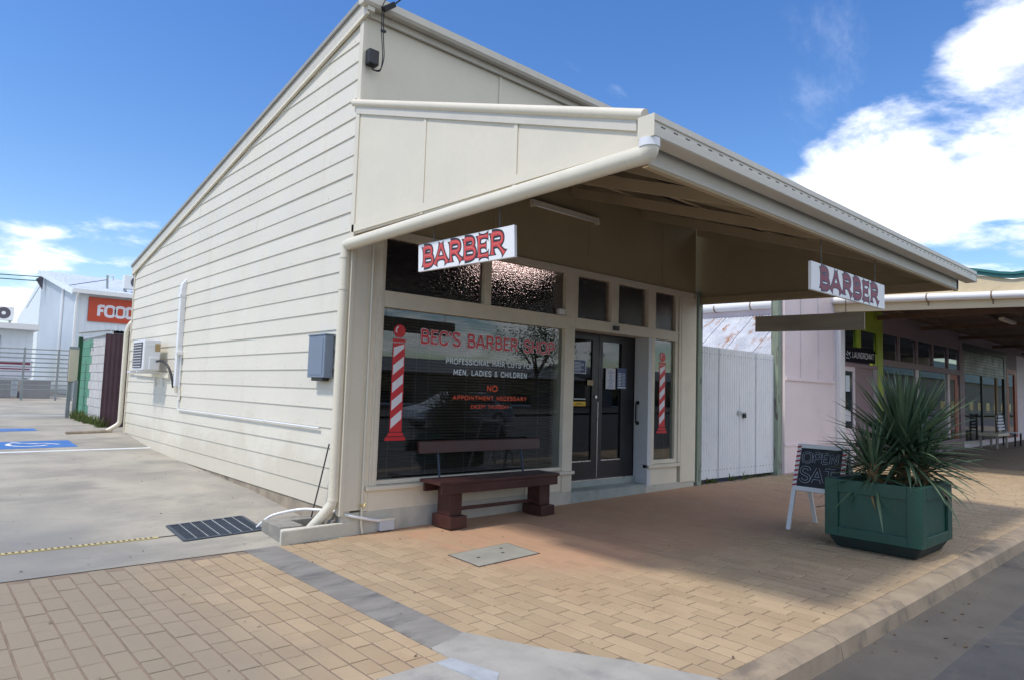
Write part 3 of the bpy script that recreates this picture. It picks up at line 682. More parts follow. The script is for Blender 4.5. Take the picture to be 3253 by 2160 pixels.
# ---- shop front framing, all on the front plane
part(B(XW, 3.25, -.012, .1, -.02, .222), 'plinth', GREYP); part(B(4.90, XR-.0, -.012, .1, -.02, .170), 'plinth', GREYP)
part(B(-.066, .095, -.008, .08, .245, 3.20), 'wall_panel', CREAM2); part(B(.098, .173, -.008, .08, .225, 3.20), 'wall_panel', CREAM2)
part(B(XW+.0, .17, -.016, .0, 1.575, 1.625), 'cover_strip', CREAM2)
part(B(.173, .262, -.022, .09, .48, 3.12), 'window_stile', TRIMW, bevel=.004)
part(B(.20, .23, -.036, -.022, .52, 3.10), 'window_stop', TRIMW)
for a, b in ((.262, 1.30), (1.345, 2.40), (2.445, 3.245)): part(B(a, b, -.006, .08, .222, .438), 'dado_panel', CREAM2)
for x in (.215, 1.3225, 2.4225): part(B(x-.043 if x < 1 else x-.0225, x+.045 if x < 1 else x+.0225, -.014, .07, .222, .438), 'dado_batten', CREAM2)
part(B(4.905, 5.69, -.006, .08, .168, .422), 'dado_panel', CREAM2)
sill = MB().prism([(.126, -.065, .437), (.126, .06, .437), (.126, .06, .487), (.126, -.065, .476)], (3.135, 0, 0)); part(sill, 'window_sill', TRIMW, bevel=.004)
sill = MB().prism([(4.90, -.055, .422), (4.90, .06, .422), (4.90, .06, .478), (4.90, -.055, .468)], (.845, 0, 0)); part(sill, 'window_sill', TRIMW, bevel=.004)
part(B(.262, 3.06, -.004, .09, .487, .530), 'bottom_rail', TRIMW, bevel=.004); part(B(5.06, 5.63, -.004, .09, .478, .537), 'bottom_rail', TRIMW, bevel=.004)
part(B(3.06, 3.248, -.022, .24, .20, 3.12), 'mullion', TRIMW, bevel=.004)
part(B(.262, 3.06, -.024, .09, 2.362, 2.530), 'head_rail', TRIMW, bevel=.004); part(B(3.248, 5.66, -.024, .30, 2.387, 2.536), 'head_rail', TRIMW, bevel=.004)
part(B(.2, 5.70, -.032, -.024, 2.512, 2.534), 'head_bead', TRIMW)
part(B(1.640, 1.742, -.020, .09, 2.530, 3.12), 'transom_mullion', TRIMW, bevel=.004)
for a, b in ((4.012, 4.172), (4.882, 5.068)): part(B(a, b, -.020, .09, 2.536, 3.12), 'transom_mullion', TRIMW, bevel=.004)
part(B(3.145, 3.292, -.026, -.022, 2.536, 3.12), 'transom_mullion', TRIMW)
part(B(.173, 6.10, -.026, .09, 3.12, 3.205), 'transom_head', TRIMW, bevel=.004)
part(B(5.625, 5.70, -.002, .09, .478, 3.12), 'window_stile', TRIMW, bevel=.004); part(B(5.70, 5.76, -.020, .09, .478, 3.12), 'window_stile', TRIMW, bevel=.004)
part(B(5.76, XR-.005, -.026, .09, .165, 3.12), 'wall_panel', CREAM2, bevel=.003); part(B(XR-.005, XR+.022, -.02, .06, .14, 3.2), 'corner_strip', CREAM2)
# recess: reveal, step, floor
part(B(4.90, 4.985, -.022, .24, .16, 2.387), 'door_reveal', REVEAL, bevel=.003); part(B(4.985, 5.06, -.022, .09, .47, 2.387), 'jamb', TRIMW, bevel=.003)
part(MB().prism([(3.25, -.01, -.02), (3.25, .26, -.02), (3.25, .26, .205), (3.25, .02, .190), (3.25, -.01, .180)], (1.65, 0, 0)), 'step', STEPM)
part(B(3.25, 4.90, .20, .34, .19, .284), 'threshold', STEPM); part(B(3.25, 4.90, .205, .24, .284, .297), 'threshold_strip', ALU)
# windows
for a, b in ((.252, 1.640), (1.742, 3.145), (3.250, 4.012), (4.172, 4.882), (5.068, 5.625)):
    part(B(a+.0, b, .044, .050, 2.530, 3.12), 'transom_pane', PEBBLE)
pane = part(B(.262, 3.06, .040, .046, .530, 2.362), 'shop_window_pane', GLASS)
pane2 = part(B(5.06, 5.625, .040, .046, .537, 2.387), 'side_window_pane', GLASS)
# door
ydr = .25
for i, (a, b) in enumerate(((3.255, 4.062), (4.070, 4.893))):
    d = MB(); ga, gb = (a+.15, b-.135) if i == 0 else (a+.085, b-.30)
    d.box(a, ga, ydr, ydr+.045, .300, 2.385); d.box(gb, b, ydr, ydr+.045, .300, 2.385); d.box(ga, gb, ydr, ydr+.045, 2.285, 2.385); d.box(ga, gb, ydr, ydr+.045, .300, .545)
    dr = part(d, 'shop_door', DARKDOOR)
    dr['label'] = 'left leaf of the dark glazed double door' if i == 0 else 'right leaf of the dark glazed double door'
    part(B(ga, gb, ydr+.018, ydr+.024, .545, 2.285), 'door_pane', GLASSD, dr)
    part(B(ga, gb, ydr-.004, ydr+.0, .545, .560), 'glazing_bead', ALU, dr)
    if i == 0:
        part(B(b-.006, b+.004, ydr-.006, ydr, .31, 1.4), 'meeting_strip', ALU, dr)
        part(MB().tube([(b-.06, ydr-.02, 1.47), (b-.06, ydr, 1.47)], .022, 12), 'lock_cylinder', ALU, dr)
        st = part(B(a+.265, a+.525, ydr-.006, ydr-.002, 1.800, 1.995), 'notice', PAPERB, dr)
        nb = MB()
        for q in range(7): nb.box(a+.285, a+.285+random.uniform(.12, .21), ydr-.008, ydr-.0065, 1.83+.02*q, 1.838+.02*q)
        part(nb, 'printed_lines', VBLUE, dr)
        part(MB().box(a+.262, a+.528, ydr-.0075, ydr-.0062, 1.985, 1.997).box(a+.262, a+.528, ydr-.0075, ydr-.0062, 1.796, 1.806).box(a+.516, a+.528, ydr-.0075, ydr-.0062, 1.806, 1.985), 'notice_border', VBLUE, dr)
        part(B(a+.275, a+.535, ydr-.006, ydr-.002, 1.335, 1.398), 'yellow_sticker', PAPERY, dr)
        nb = MB(); nb.box(a+.34, a+.46, ydr-.008, ydr-.0065, 1.372, 1.380); nb.box(a+.29, a+.515, ydr-.008, ydr-.0065, 1.350, 1.358); part(nb, 'printed_lines', INKP, dr)
        nb = MB()
        for q in range(11): nb.box(a+.29+.022*q, a+.305+.022*q, ydr-.0075, ydr-.006, 1.425, 1.443)
        part(nb, 'white_window_text', VBLUE, dr)
        part(B(a+.565, a+.69, ydr-.006, ydr-.002, 1.635, 1.71), 'small_card', mat('tan_card', (.42, .33, .20), .7, .2, 20.), dr)
    else:
        n1 = part(B(a+.155, a+.375, ydr-.006, ydr-.002, 1.592, 1.90), 'white_notice', PAPERW, dr)
        nb = MB()
        for q in range(13): 
            wq = random.uniform(.05, .17); nb.box(a+.265-wq/2, a+.265+wq/2, ydr-.008, ydr-.0065, 1.61+.021*q, 1.617+.021*q)
        part(nb, 'printed_lines', PRINTB, dr)
        part(B(a+.415, a+.635, ydr-.006, ydr-.002, 1.600, 1.915), 'blue_notice', PAPERB, dr)
        nb = MB()
        for q in range(9): nb.box(a+.435, a+.515, ydr-.008, ydr-.0065, 1.65+.022*q, 1.661+.022*q); nb.box(a+.535, a+.60, ydr-.008, ydr-.0065, 1.65+.022*q, 1.658+.022*q)
        nb.box(a+.43, a+.62, ydr-.008, ydr-.0065, 1.612, 1.632); part(nb, 'printed_lines', VBLUE, dr)
part(B(3.25, 4.90, ydr, ydr+.06, 2.3865, 2.41), 'door_head', DARKDOOR)
hd = MB().tube(bend([(4.90, .165, 1.40), (4.845, .165, 1.40), (4.845, .165, 1.09), (4.90, .165, 1.09)], .05), .011, 10); part(hd, 'pull_handle', BLACK, smooth=True)
part(MB().tube([(4.90, .165, 1.40), (4.885, .165, 1.40)], .03, 14).tube([(4.90, .165, 1.09), (4.885, .165, 1.09)], .03, 14), 'handle_rose', BLACK)
part(B(4.04, 4.15, -.06, -.024, 2.425, 2.49), 'door_sensor', BLACK, bevel=.006)
part(B(2.93, 3.045, -.03, .04, 2.545, 2.625), 'sensor_box', WHITEP, bevel=.01)
# interior
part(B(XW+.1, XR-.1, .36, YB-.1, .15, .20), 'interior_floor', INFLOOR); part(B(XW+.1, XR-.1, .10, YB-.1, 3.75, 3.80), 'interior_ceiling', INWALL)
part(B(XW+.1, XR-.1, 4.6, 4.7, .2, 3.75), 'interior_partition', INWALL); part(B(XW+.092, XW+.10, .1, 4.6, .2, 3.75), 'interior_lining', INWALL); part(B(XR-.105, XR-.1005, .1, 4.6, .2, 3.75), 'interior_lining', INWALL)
il = thing('interior_light', 'lit fluorescent batten seen through the pebbled glass above the shop window', 'light', (3.1, 1.6, 3.4))
B(2.75, 4.1, 1.45, 1.62, 3.44, 3.52).build('light_body', WHITEP, il); MB().tube([(2.77, 1.50, 3.41), (4.08, 1.50, 3.41)], .02, 10).tube([(2.77, 1.58, 3.41), (4.08, 1.58, 3.41)], .02, 10).build('tube', TUBE_ON, il)
MB().bar((2.95, 1.535, 3.52), (2.95, 1.535, 3.75), .02, .02, (0, 1, 0)).bar((3.9, 1.535, 3.52), (3.9, 1.535, 3.75), .02, .02, (0, 1, 0)).build('hanger', WHITEP, il)
# blinds
def blind(name, label, x0, x1, z0, z1, pitch_, cords):
    t = thing(name, label, 'blind', ((x0+x1)/2, .13, z0)); m = MB(); z = z0
    while z < z1-.03:
        sag = random.uniform(-.002, .002)
        m.add([(x0, .105, z-.010+sag), (x1, .105, z-.010), (x1, .145, z+.012), (x0, .145, z+.012+sag), (x0, .125, z+.004+sag), (x1, .125, z+.004)], [(0, 1, 5, 4), (4, 5, 2, 3)])
        z += pitch_
    m.build('slats', SLAT, t, kind='stuff')
    B(x0, x1, .10, .15, z1-.03, z1).build('head_box', SLAT, t); B(x0, x1, .112, .138, z0-.03, z0-.015).build('bottom_bar', SLAT, t)
    for c in cords: MB().tube([(c, .100, z0-.03), (c, .100, z1)], .0018, 5).build('cord', CORDM, t)
blind('venetian_blind', 'dark venetian blind lowered behind the big lettered shop window', .275, 2.99, .575, 2.36, .0335, (.45, .78, .95, 1.5, 2.1, 2.7))
blind('venetian_blind', 'narrow dark venetian blind behind the small window right of the door', 5.07, 5.61, .585, 2.38, .0215, (5.2, 5.48))
# window graphics
VY = .0385
def pole(parent, xa, sc):
    # barber pole decal: origin xa = left of shaft, unit measured on the big window
    zt, zb = 1.995, 1.032; wL, wR = xa, xa+.155
    body = MB().poly([(wL, VY, zb), (wR, VY, zb), (wR, VY, zt), (wL, VY, zt)]); part(body, 'pole_shaft', VRED, parent)
    wb = MB(); n = 5; step = (zt-zb)/n
    for i in range(n):
        z = zb+step*i+.035; a, b = wL+.012, wR-.012
        top = z+.185+.0; pts = [(a, z), (b, z+.105), (b, min(z+.205, zt-.008)), (a, min(z+.105, zt-.008))]
        wb.poly([(x, VY-.0006, zz) for x, zz in pts])
    part(wb, 'white_stripes', VWHITE, parent)
    c = (wL+wR)/2
    part(MB().poly([(c-.08, VY, 2.005), (c+.08, VY, 2.005), (c+.08, VY, 2.04), (c-.08, VY, 2.04)]), 'pole_collar', VRED, parent)
    part(MB().disc((c, VY, 2.122), (1, 0, 0), (0, 0, 1), .076, .072, 28), 'pole_ball', VRED, parent)
    hl = MB(); ribbon(hl, [(-.030, .048), (-.050, .028), (-.056, 0), (-.050, -.02)], .016, lambda a, b, o: Vector((c+a+.012, VY-.0006, 2.122+b)), 0); part(hl, 'ball_highlight', VWHITE, parent)
    part(MB().poly([(c-.11, VY, .985), (c+.11, VY, .985), (c+.085, VY, 1.025), (c-.085, VY, 1.025)]).poly([(c-.132, VY, .938), (c+.132, VY, .938), (c+.128, VY, .975), (c-.128, VY, .975)]), 'pole_base', VRED, parent)
pole(pane, .426, 1); pole(pane2, 5.262, 1)
def wtext(name, t, x0, x1, z0, h, stroke, m, off=0., **k):
    if h > .1: return letters(pane, t, (x0, VY, z0), (1, 0, 0), (0, 0, 1), (0, -1, 0), x1-x0, h, stroke, m, off, name=name, **k)
    mb = MB(); lettering(mb, t, (x0, VY, z0), (1, 0, 0), (0, 0, 1), (0, -1, 0), x1-x0, h, stroke, off, **k); return part(mb, name, m, pane, kind='stuff')
wtext('letter_outline', "BEC'S BARBER SHOP", .785, 2.905, 2.013, .150, .038, VPINK, .0, flare=.5, ext=.006, gap=.15, step=.00004)
wtext('letter', "BEC'S BARBER SHOP", .785, 2.905, 2.013, .150, .0235, VRED, .0008, flare=.5, gap=.15, step=.00004)
wtext('lettering', 'PROFESSIONAL HAIR CUTS FOR', 1.145, 2.535, 1.808, .060, .0125, VBLUE, flare=.3, gap=.2)
wtext('lettering', 'MEN, LADIES & CHILDREN', 1.258, 2.428, 1.682, .060, .0135, VBLUE, flare=.3, gap=.2)
wtext('lettering', 'NO', 1.775, 1.935, 1.503, .066, .016, VREDO, gap=.2)
wtext('lettering', 'APPOINTMENT NECESSARY', 1.263, 2.434, 1.394, .044, .012, VREDO, gap=.2)
wtext('lettering', 'EXCEPT THURSDAY', 1.535, 2.137, 1.294, .038, .009, VREDO, gap=.2)

# ---- awning
AT = lambda y: 4.354+.324*(y+.023)          # top edge line of the side panels
AB_ = lambda y: 3.075+.008*y                # bottom edge
YF = -3.72
for a, b in ((0, -1.245), (-1.263, -2.495), (-2.513, YF)):
    part(MB().prism([(XW-.016, a, AB_(a)), (XW-.016, b, AB_(b)), (XW-.016, b, AT(b)), (XW-.016, a, AT(a))], (.022, 0, 0)), 'awning_side_panel', CREAM)
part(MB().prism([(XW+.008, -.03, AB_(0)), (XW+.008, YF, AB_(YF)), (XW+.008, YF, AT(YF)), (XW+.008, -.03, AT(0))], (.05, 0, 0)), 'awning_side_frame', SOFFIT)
part(B(XW-.024, XW-.016, -1.275, -1.233, AB_(-1.25), AT(-1.25)), 'cover_batten', CREAM); part(B(XW-.026, XW-.016, -2.525, -2.483, AB_(-2.5), AT(-2.5)), 'cover_batten', CREAM)
part(MB().prism([(XW-.030, .02, AB_(0)+.02), (XW-.030, YF, AB_(YF)+.02), (XW-.030, YF, AB_(YF)+.085), (XW-.030, .02, AB_(0)+.100)], (.013, 0, 0)), 'awning_bottom_trim', CREAM)
part(MB().prism([(XW-.036, .03, AT(.03)), (XW-.036, YF+.05, AT(YF+.05)), (XW-.036, YF+.05, AT(YF+.05)+.075), (XW-.036, .03, AT(.03)+.085)], (.05, 0, 0)), 'barge_flashing', CREAM_GREYED)
part(MB().tube([(XW-.03, .10, AT(.10)+.115), (XW-.03, YF-.01, AT(YF-.01)+.108)], .038, 14), 'barge_roll', CREAM, smooth=True, autosmooth=True)
PR = 6.30
part(MB().prism([(PR, .10, 3.045), (PR, YF, 2.952), (PR, YF, AT(YF)+.02), (PR, .10, AT(.1)+.02)], (.03, 0, 0)), 'awning_side_panel', CREAM_SHADED)
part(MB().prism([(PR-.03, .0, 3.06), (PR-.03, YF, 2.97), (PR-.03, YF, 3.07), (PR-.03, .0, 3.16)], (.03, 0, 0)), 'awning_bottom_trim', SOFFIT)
# roof sheet, purlins and rafters
part(MB().sheet((XW-.02, .0, AT(0)+.10), (PR+.06-XW, 0, 0), 1, (0, YF-.09, AT(YF-.09)-AT(0)), .076, .008, 4), 'awning_roof_sheet', SHEETU)
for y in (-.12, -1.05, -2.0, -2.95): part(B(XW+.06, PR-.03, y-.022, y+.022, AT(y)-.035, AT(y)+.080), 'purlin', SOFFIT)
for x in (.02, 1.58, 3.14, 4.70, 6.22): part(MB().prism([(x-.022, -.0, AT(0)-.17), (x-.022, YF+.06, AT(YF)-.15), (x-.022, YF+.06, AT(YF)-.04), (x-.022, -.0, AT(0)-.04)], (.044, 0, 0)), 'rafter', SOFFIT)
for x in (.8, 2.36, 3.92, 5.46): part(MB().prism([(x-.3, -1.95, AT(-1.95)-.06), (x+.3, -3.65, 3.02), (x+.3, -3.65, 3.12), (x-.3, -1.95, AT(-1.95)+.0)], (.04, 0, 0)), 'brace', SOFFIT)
part(B(XW+.02, 6.36, YF, YF+.05, 2.965, 3.16), 'front_beam', CREAM_GREYED, bevel=.004); part(B(XW+.03, 6.34, YF+.005, YF+.045, 2.945, 2.965), 'beam_soffit_strip', SOFFIT)
gm = MB(); gp = [(-3.745, 3.200), (-3.745, 3.069), (-3.858, 3.069), (-3.866, 3.076), (-3.870, 3.125), (-3.862, 3.130), (-3.862, 3.160), (-3.872, 3.166), (-3.872, 3.204), (-3.860, 3.210), (-3.850, 3.204), (-3.850, 3.10), (-3.76, 3.10), (-3.76, 3.200)]
gm.prism([(-.238, y, z) for y, z in gp], (6.79, 0, 0)); gut = part(gm, 'awning_gutter', CREAM_GREYED)
part(B(-.240, -.2385, -3.871, -3.745, 3.068, 3.208), 'gutter_end', CREAM, gut); part(B(6.553, 6.556, -3.871, -3.745, 3.068, 3.208), 'gutter_end', CREAM_GREYED, gut)  # left end in the lit cream, right end in the shade-greyed copy
sl2 = MB()
for i in range(50): sl2.box(-.16+.132*i, -.115+.132*i, -3.8632, -3.8615, 3.139, 3.147)
part(sl2, 'overflow_slots', BLACK, gut, kind='stuff')
# pipework on the corner
pp = bend([(-.19, -3.80, 3.075), (-.19, -3.80, 2.985), (-.19, -3.6, 2.985), (-.19, .06, 2.955)], .09)
part(MB().tube(pp[:-1]+[Vector((-.19, -.02, 2.957))], .060, 16), 'awning_drain_pipe', PIPE, smooth=True, autosmooth=True)
part(MB().tube([(-.19, -3.80, 3.07), (-.19, -3.80, 3.02)], .066, 16), 'pipe_collar', WHITEPVC, smooth=True, autosmooth=True)
dp = bend([(-.19, -.02, 2.957), (-.19, .045, 2.957), (-.19, .045, 2.80), (-.19, .045, .33), (-.27, .10, .20), (-.36, .18, .06)], .055)
part(MB().tube(dp, .052, 16), 'downpipe', PIPE, smooth=True, autosmooth=True)
for z in (2.83, 2.50, .36): part(MB().tube([(-.19, .045, z-.012), (-.19, .045, z+.012)], .057, 16).box(-.15, -.12, .03, .12, z-.01, z+.01), 'pipe_clip', PIPE)
wp = [(.095, -.036, 3.0), (.095, -.036, .10), (.110, -.045, .012)]
part(MB().tube(wp, .0125, 8), 'water_pipe', PIPE, smooth=True, autosmooth=True)
part(MB().tube([(.06, -.05, .315), (.078, -.06, .290), (.095, -.05, .283), (.112, -.06, .290), (.13, -.05, .315)], .008, 6), 'wing_tap', mat('brass', (.55, .42, .16), .4, .1, 9., metal=.7))
rp = bend([(.10, 9.26, 2.78), (-.12, 9.22, 2.68), (-.20, 9.20, 2.50), (-.20, 9.20, .62), (-.42, 9.20, .47)], .08)
part(MB().tube(rp, .045, 12), 'rear_downpipe', PIPE, smooth=True, autosmooth=True)
part(MB().tube([(-.35, 9.12, dz(9.1)+.02), (-1.15, 8.95, dz(8.9)+.02)], .035, 8), 'ground_pipe', mat('dirty_pipe', (.33, .27, .20), .7, .2, 8.))
# duct and conduit on the side wall
part(B(-.21, -.128, 5.60, 5.70, 1.42, 3.02), 'pipe_duct', WHITEPVC, bevel=.006)
part(MB().prism([(-.205, 5.60, 3.02), (-.128, 5.60, 3.02), (-.128, 5.60, 3.20), (-.195, 5.60, 3.10)], (0, .13, 0)), 'duct_cap', WHITEPVC, bevel=.006)
part(B(-.225, -.126, 5.59, 5.715, 2.88, 2.93), 'duct_joiner', WHITEPVC); part(MB().prism([(-.205, 5.60, 1.42), (-.128, 5.60, 1.42), (-.128, 5.60, 1.30), (-.185, 5.60, 1.33)], (0, .10, 0)), 'duct_foot', PIPE)
part(B(-.235, -.13, 5.54, 5.60, 1.93, 1.99), 'conduit_elbow', WHITEP, bevel=.01)
part(MB().tube(bend([(-.155, 5.56, 1.95), (-.155, 5.56, 1.05), (-.155, .51, 1.05)], .03), .0115, 8), 'cable_conduit', WHITEPVC, smooth=True, autosmooth=True)
for y in (5.0, 4.0, 3.0, 2.0, 1.0): part(MB().tube([(-.155, y-.012, 1.05), (-.155, y+.012, 1.05)], .016, 8), 'saddle', WHITEPVC)
part(B(-.152, -.138, 5.52, 5.62, 1.20, 1.36), 'patch_plate', CREAM2)

# ---- power entry at the roof corner
pb = thing('service_fuse_box', 'black service fuse box with looped cables under the roof corner', 'fuse box', (-.04, -.09, 4.9))
B(-.115, .005, -.115, -.022, 4.895, 5.06).build('box_body', BLACK, pb, bevel=.012)
for dx_ in (0, .022):
    c = bend([(.0-dx_, -.17, 5.50), (.01-dx_, -.16, 5.25), (.05-dx_*.8, -.14, 4.98), (.02, -.12, 4.85-dx_), (-.045-dx_, -.09, 4.84), (-.055-dx_, -.075, 4.90)], .08)
    MB().tube(c, .0055, 6).build('service_cable', BLACK, pb, smooth=True)
MB().tube([(-.02, -.175, 5.255), (.03, -.165, 5.265)], .017, 8).build('cable_clamp', BLACK, pb)
MB().obox((.03, -.22, 5.515), (.045, -.03, .032), (.0, .022, .0), (-.015, 0, .022)).build('strain_clamp', BLACK, pb)
MB().tube([(.06, -.24, 5.535), (.30, -.60, 5.80), (3.2, -6.0, 7.2), (6, -12, 7.9)], .009, 6).build('overhead_cable', BLACK, pb)
MB().tube([(-.03, -.17, 5.50), (0., -.22, 5.62), (-.2, -1.2, 6.3)], .005, 6).build('overhead_cable', BLACK, pb)

# ================================================================== THINGS ON THE SHOP
ml = thing('electric_meter_box', 'blue grey electric meter box fixed to the weatherboard side wall', 'meter box', (XW-.06, .48, 1.585))
MB().box(-.245, -.145, .285, .675, 1.59, 2.035).build('box_body', METERM, ml, bevel=.006)
B(-.252, -.135, .275, .685, 2.035, 2.047).build('box_lid', METERM, ml); B(-.249, -.2455, .33, .64, 1.62, 2.00).build('front_door', METERM, ml); B(-.22, -.15, .36, .62, 1.555, 1.59).build('cable_gland', BLACK, ml)
ac = thing('air_conditioner', 'white air conditioner outdoor unit on a timber bracket on the side wall', 'air conditioner', (-.38, 6.8, 1.66))
B(-.50, -.24, 6.45, 7.20, 1.675, 2.20).build('casing', ACW, ac, bevel=.015)
B(-.512, -.500, 6.55, 7.13, 1.72, 2.15).build('grille_panel', GRILLE, ac)
gl_ = MB()
for i in range(9): gl_.box(-.520, -.512, 6.56, 7.12, 1.735+.047*i, 1.745+.047*i)
gl_.build('grille_bars', ACW, ac); B(-.42, -.27, 6.405, 6.45, 1.69, 1.90).build('valve_cover', ACW, ac, bevel=.01); B(-.33, -.25, 6.442, 6.45, 2.00, 2.13).build('rating_label', mat('tan_label', (.42, .30, .15), .6), ac)
B(-.46, -.36, 6.44, 6.45, 2.08, 2.11).build('handle_recess', ACW, ac)
for y in (6.6, 7.05): MB().bar((-.13, y, 1.64), (-.56, y, 1.655), .04, .03).bar((-.145, y, 1.64), (-.145, y, 1.40), .04, .03, (1, 0, 0)).build('bracket_arm', WHITEP, ac)
MB().prism([(-.14, 6.15, 1.55), (-.14, 8.4, 1.60), (-.14, 8.4, 1.645), (-.14, 6.15, 1.65)], (-.035, 0, 0)).build('bracket_rail', CREAM2, ac)
MB().tube(bend([(-.30, 6.42, 1.83), (-.28, 6.20, 1.85), (-.22, 5.98, 1.75), (-.19, 5.86, 1.55), (-.18, 5.80, 1.40)], .12), .02, 8).build('insulated_pipe', BLACK, ac, smooth=True)
MB().tube([(-.17, 9.0, 1.655), (-.17, 7.3, 1.655)], .018, 8).build('drain_pipe', WHITEPVC, ac)

def chain(mb, top, bot):
    top, bot = Vector(top), Vector(bot); n = max(3, int((top-bot).length/.026)); 
    for i in range(n):
        c = top.lerp(bot, (i+.5)/n); r = .016; u = Vector((1, 0, 0)) if i % 2 else Vector((0, 1, 0))
        pts = [c+u*.007*math.cos(a)+Vector((0, 0, 1))*r*math.sin(a) for a in [2*math.pi*k/8 for k in range(9)]]
        mb.tube(pts, .0028, 5, False)
    return mb
s1 = thing('hanging_sign', 'white BARBER sign with bright red black-edged letters hung from the left of the awning', 'sign', (XW, -1.88, 2.53), 'barber signs under the awning')
tl = Vector((XW, -1.22, 2.789)); tr = Vector((XW, -2.51, 2.764)); bl = Vector((XW, -1.235, 2.541)); br = Vector((XW, -2.525, 2.514))
MB().prism([p+Vector((.012, 0, 0)) for p in (tl, tr, br, bl)], (-.028, 0, 0)).build('sign_board', SIGNW, s1, bevel=.003)
rt_ = (br-bl).normalized(); up_ = (tl-bl).normalized()
letters(s1, 'BARBER', bl+rt_*.075+up_*.042+Vector((-.016, 0, 0)), rt_, up_, (-1, 0, 0), 1.10, .172, .062, INKP, .0006, flare=.75, ext=.006, gap=.13, step=.00004, name='letter_outline')
letters(s1, 'BARBER', bl+rt_*.075+up_*.042+Vector((-.016, 0, 0)), rt_, up_, (-1, 0, 0), 1.10, .172, .030, REDP, .0014, flare=.75, gap=.13, step=.00004, name='letter')
letters(s1, 'BARBER', bl+rt_*.071+up_*.045+Vector((-.016, 0, 0)), rt_, up_, (-1, 0, 0), 1.10, .172, .0035, mat('pale_red_highlight', (.72, .22, .20), .4), .0022, flare=.0, gap=.13, step=.00004, name='letter_highlight')
for y, z in ((-1.437, 2.785), (-2.322, 2.770)): chain(MB(), (XW, y, 3.07), (XW, y, z)).build('chain', CHAINM, s1)
s2 = thing('hanging_sign', 'weathered white BARBER sign with dull maroon letters hung below the front beam', 'sign', (3.18, -3.65, 2.47), 'barber signs under the awning')
B(2.325, 4.020, -3.664, -3.636, 2.470, 2.724).build('sign_board', SIGNW, s2, bevel=.003)
letters(s2, 'BARBER', (2.50, -3.664, 2.512), (1, 0, 0), (0, 0, 1), (0, -1, 0), 1.34, .175, .066, NAVYP, .0006, flare=.7, ext=.012, gap=.16, step=.00004, name='letter_outline')
letters(s2, 'BARBER', (2.50, -3.664, 2.512), (1, 0, 0), (0, 0, 1), (0, -1, 0), 1.34, .175, .042, DREDP, .0014, flare=.7, gap=.16, step=.00004, name='letter')
for x in (2.55, 3.80): chain(MB(), (x, -3.65, 2.96), (x, -3.65, 2.72)).build('chain', CHAINM, s2)
s3 = thing('hanging_sign', 'plain brown back of a sign board hung from the right side of the awning', 'sign', (PR, -1.8, 2.5), 'barber signs under the awning')
MB().prism([(PR-.01, -1.00, 2.545), (PR-.01, -2.61, 2.505), (PR-.01, -2.61, 2.748), (PR-.01, -1.00, 2.785)], (.028, 0, 0)).build('sign_board', WOODBACK, s3, bevel=.003)
for y, z in ((-1.27, 2.775), (-2.36, 2.755)): chain(MB(), (PR, y, 3.02), (PR, y, z)).build('chain', CHAINM, s3)
fl = thing('fluorescent_light', 'unlit fluorescent batten fixed high on the wall under the awning', 'light', (2.98, -.06, 3.9))
B(2.33, 3.64, -.075, -.018, 3.925, 3.975).build('light_body', CREAM2, fl, bevel=.005); MB().tube([(2.38, -.06, 3.91), (3.59, -.06, 3.91)], .016, 10).build('tube', WHITEP, fl, smooth=True); MB().box(2.33, 2.375, -.085, -.03, 3.885, 3.925).box(3.595, 3.64, -.085, -.03, 3.885, 3.925).build('lamp_holder', CREAM2, fl)

# ================================================================== STREET FURNITURE
bx0, bx1 = .79, 2.53
bn = thing('bench', 'maroon painted timber bench under the shop window', 'bench', (1.66, -.32, 0.02))
zs = .535
B(bx0-.04, bx1+.02, -.475, -.10, zs-.035, zs).build('seat', MAROON, bn, bevel=.006)
B(bx0+.0, bx1, -.462, -.430, zs-.135, zs-.0355).build('front_apron', MAROON, bn, bevel=.004); B(bx0, bx1, -.145, -.113, zs-.135, zs-.0355).build('rear_apron', MAROON, bn, bevel=.004)
MB().prism([(bx0-.06, -.108, .800), (bx0-.06, -.064, .806), (bx0-.06, -.048, .935), (bx0-.06, -.092, .930)], (1.83, 0, 0)).build('backrest', MAROON, bn, bevel=.005)
for x in (bx0+.20, bx1-.28): MB().bar((x, -.135, zs), (x, -.06, .90), .03, .008, (1, 0, 0)).build('back_bracket', mat('blue_grey_bracket', (.10, .12, .18), .5, metal=.5), bn)
for i, x in enumerate((.92, 2.27)):
    fo = B(x, x+.225, -.455, -.115, .015+gz(x), .155).build('foot', MAROON, bn, bevel=.006)
    B(x+.025, x+.195, -.395, -.175, .155, zs-.036).build('leg', MAROON, bn, bevel=.005)
B(1.115, 2.295, -.30, -.268, .185, .222).build('stretcher', MAROON, bn, bevel=.003)

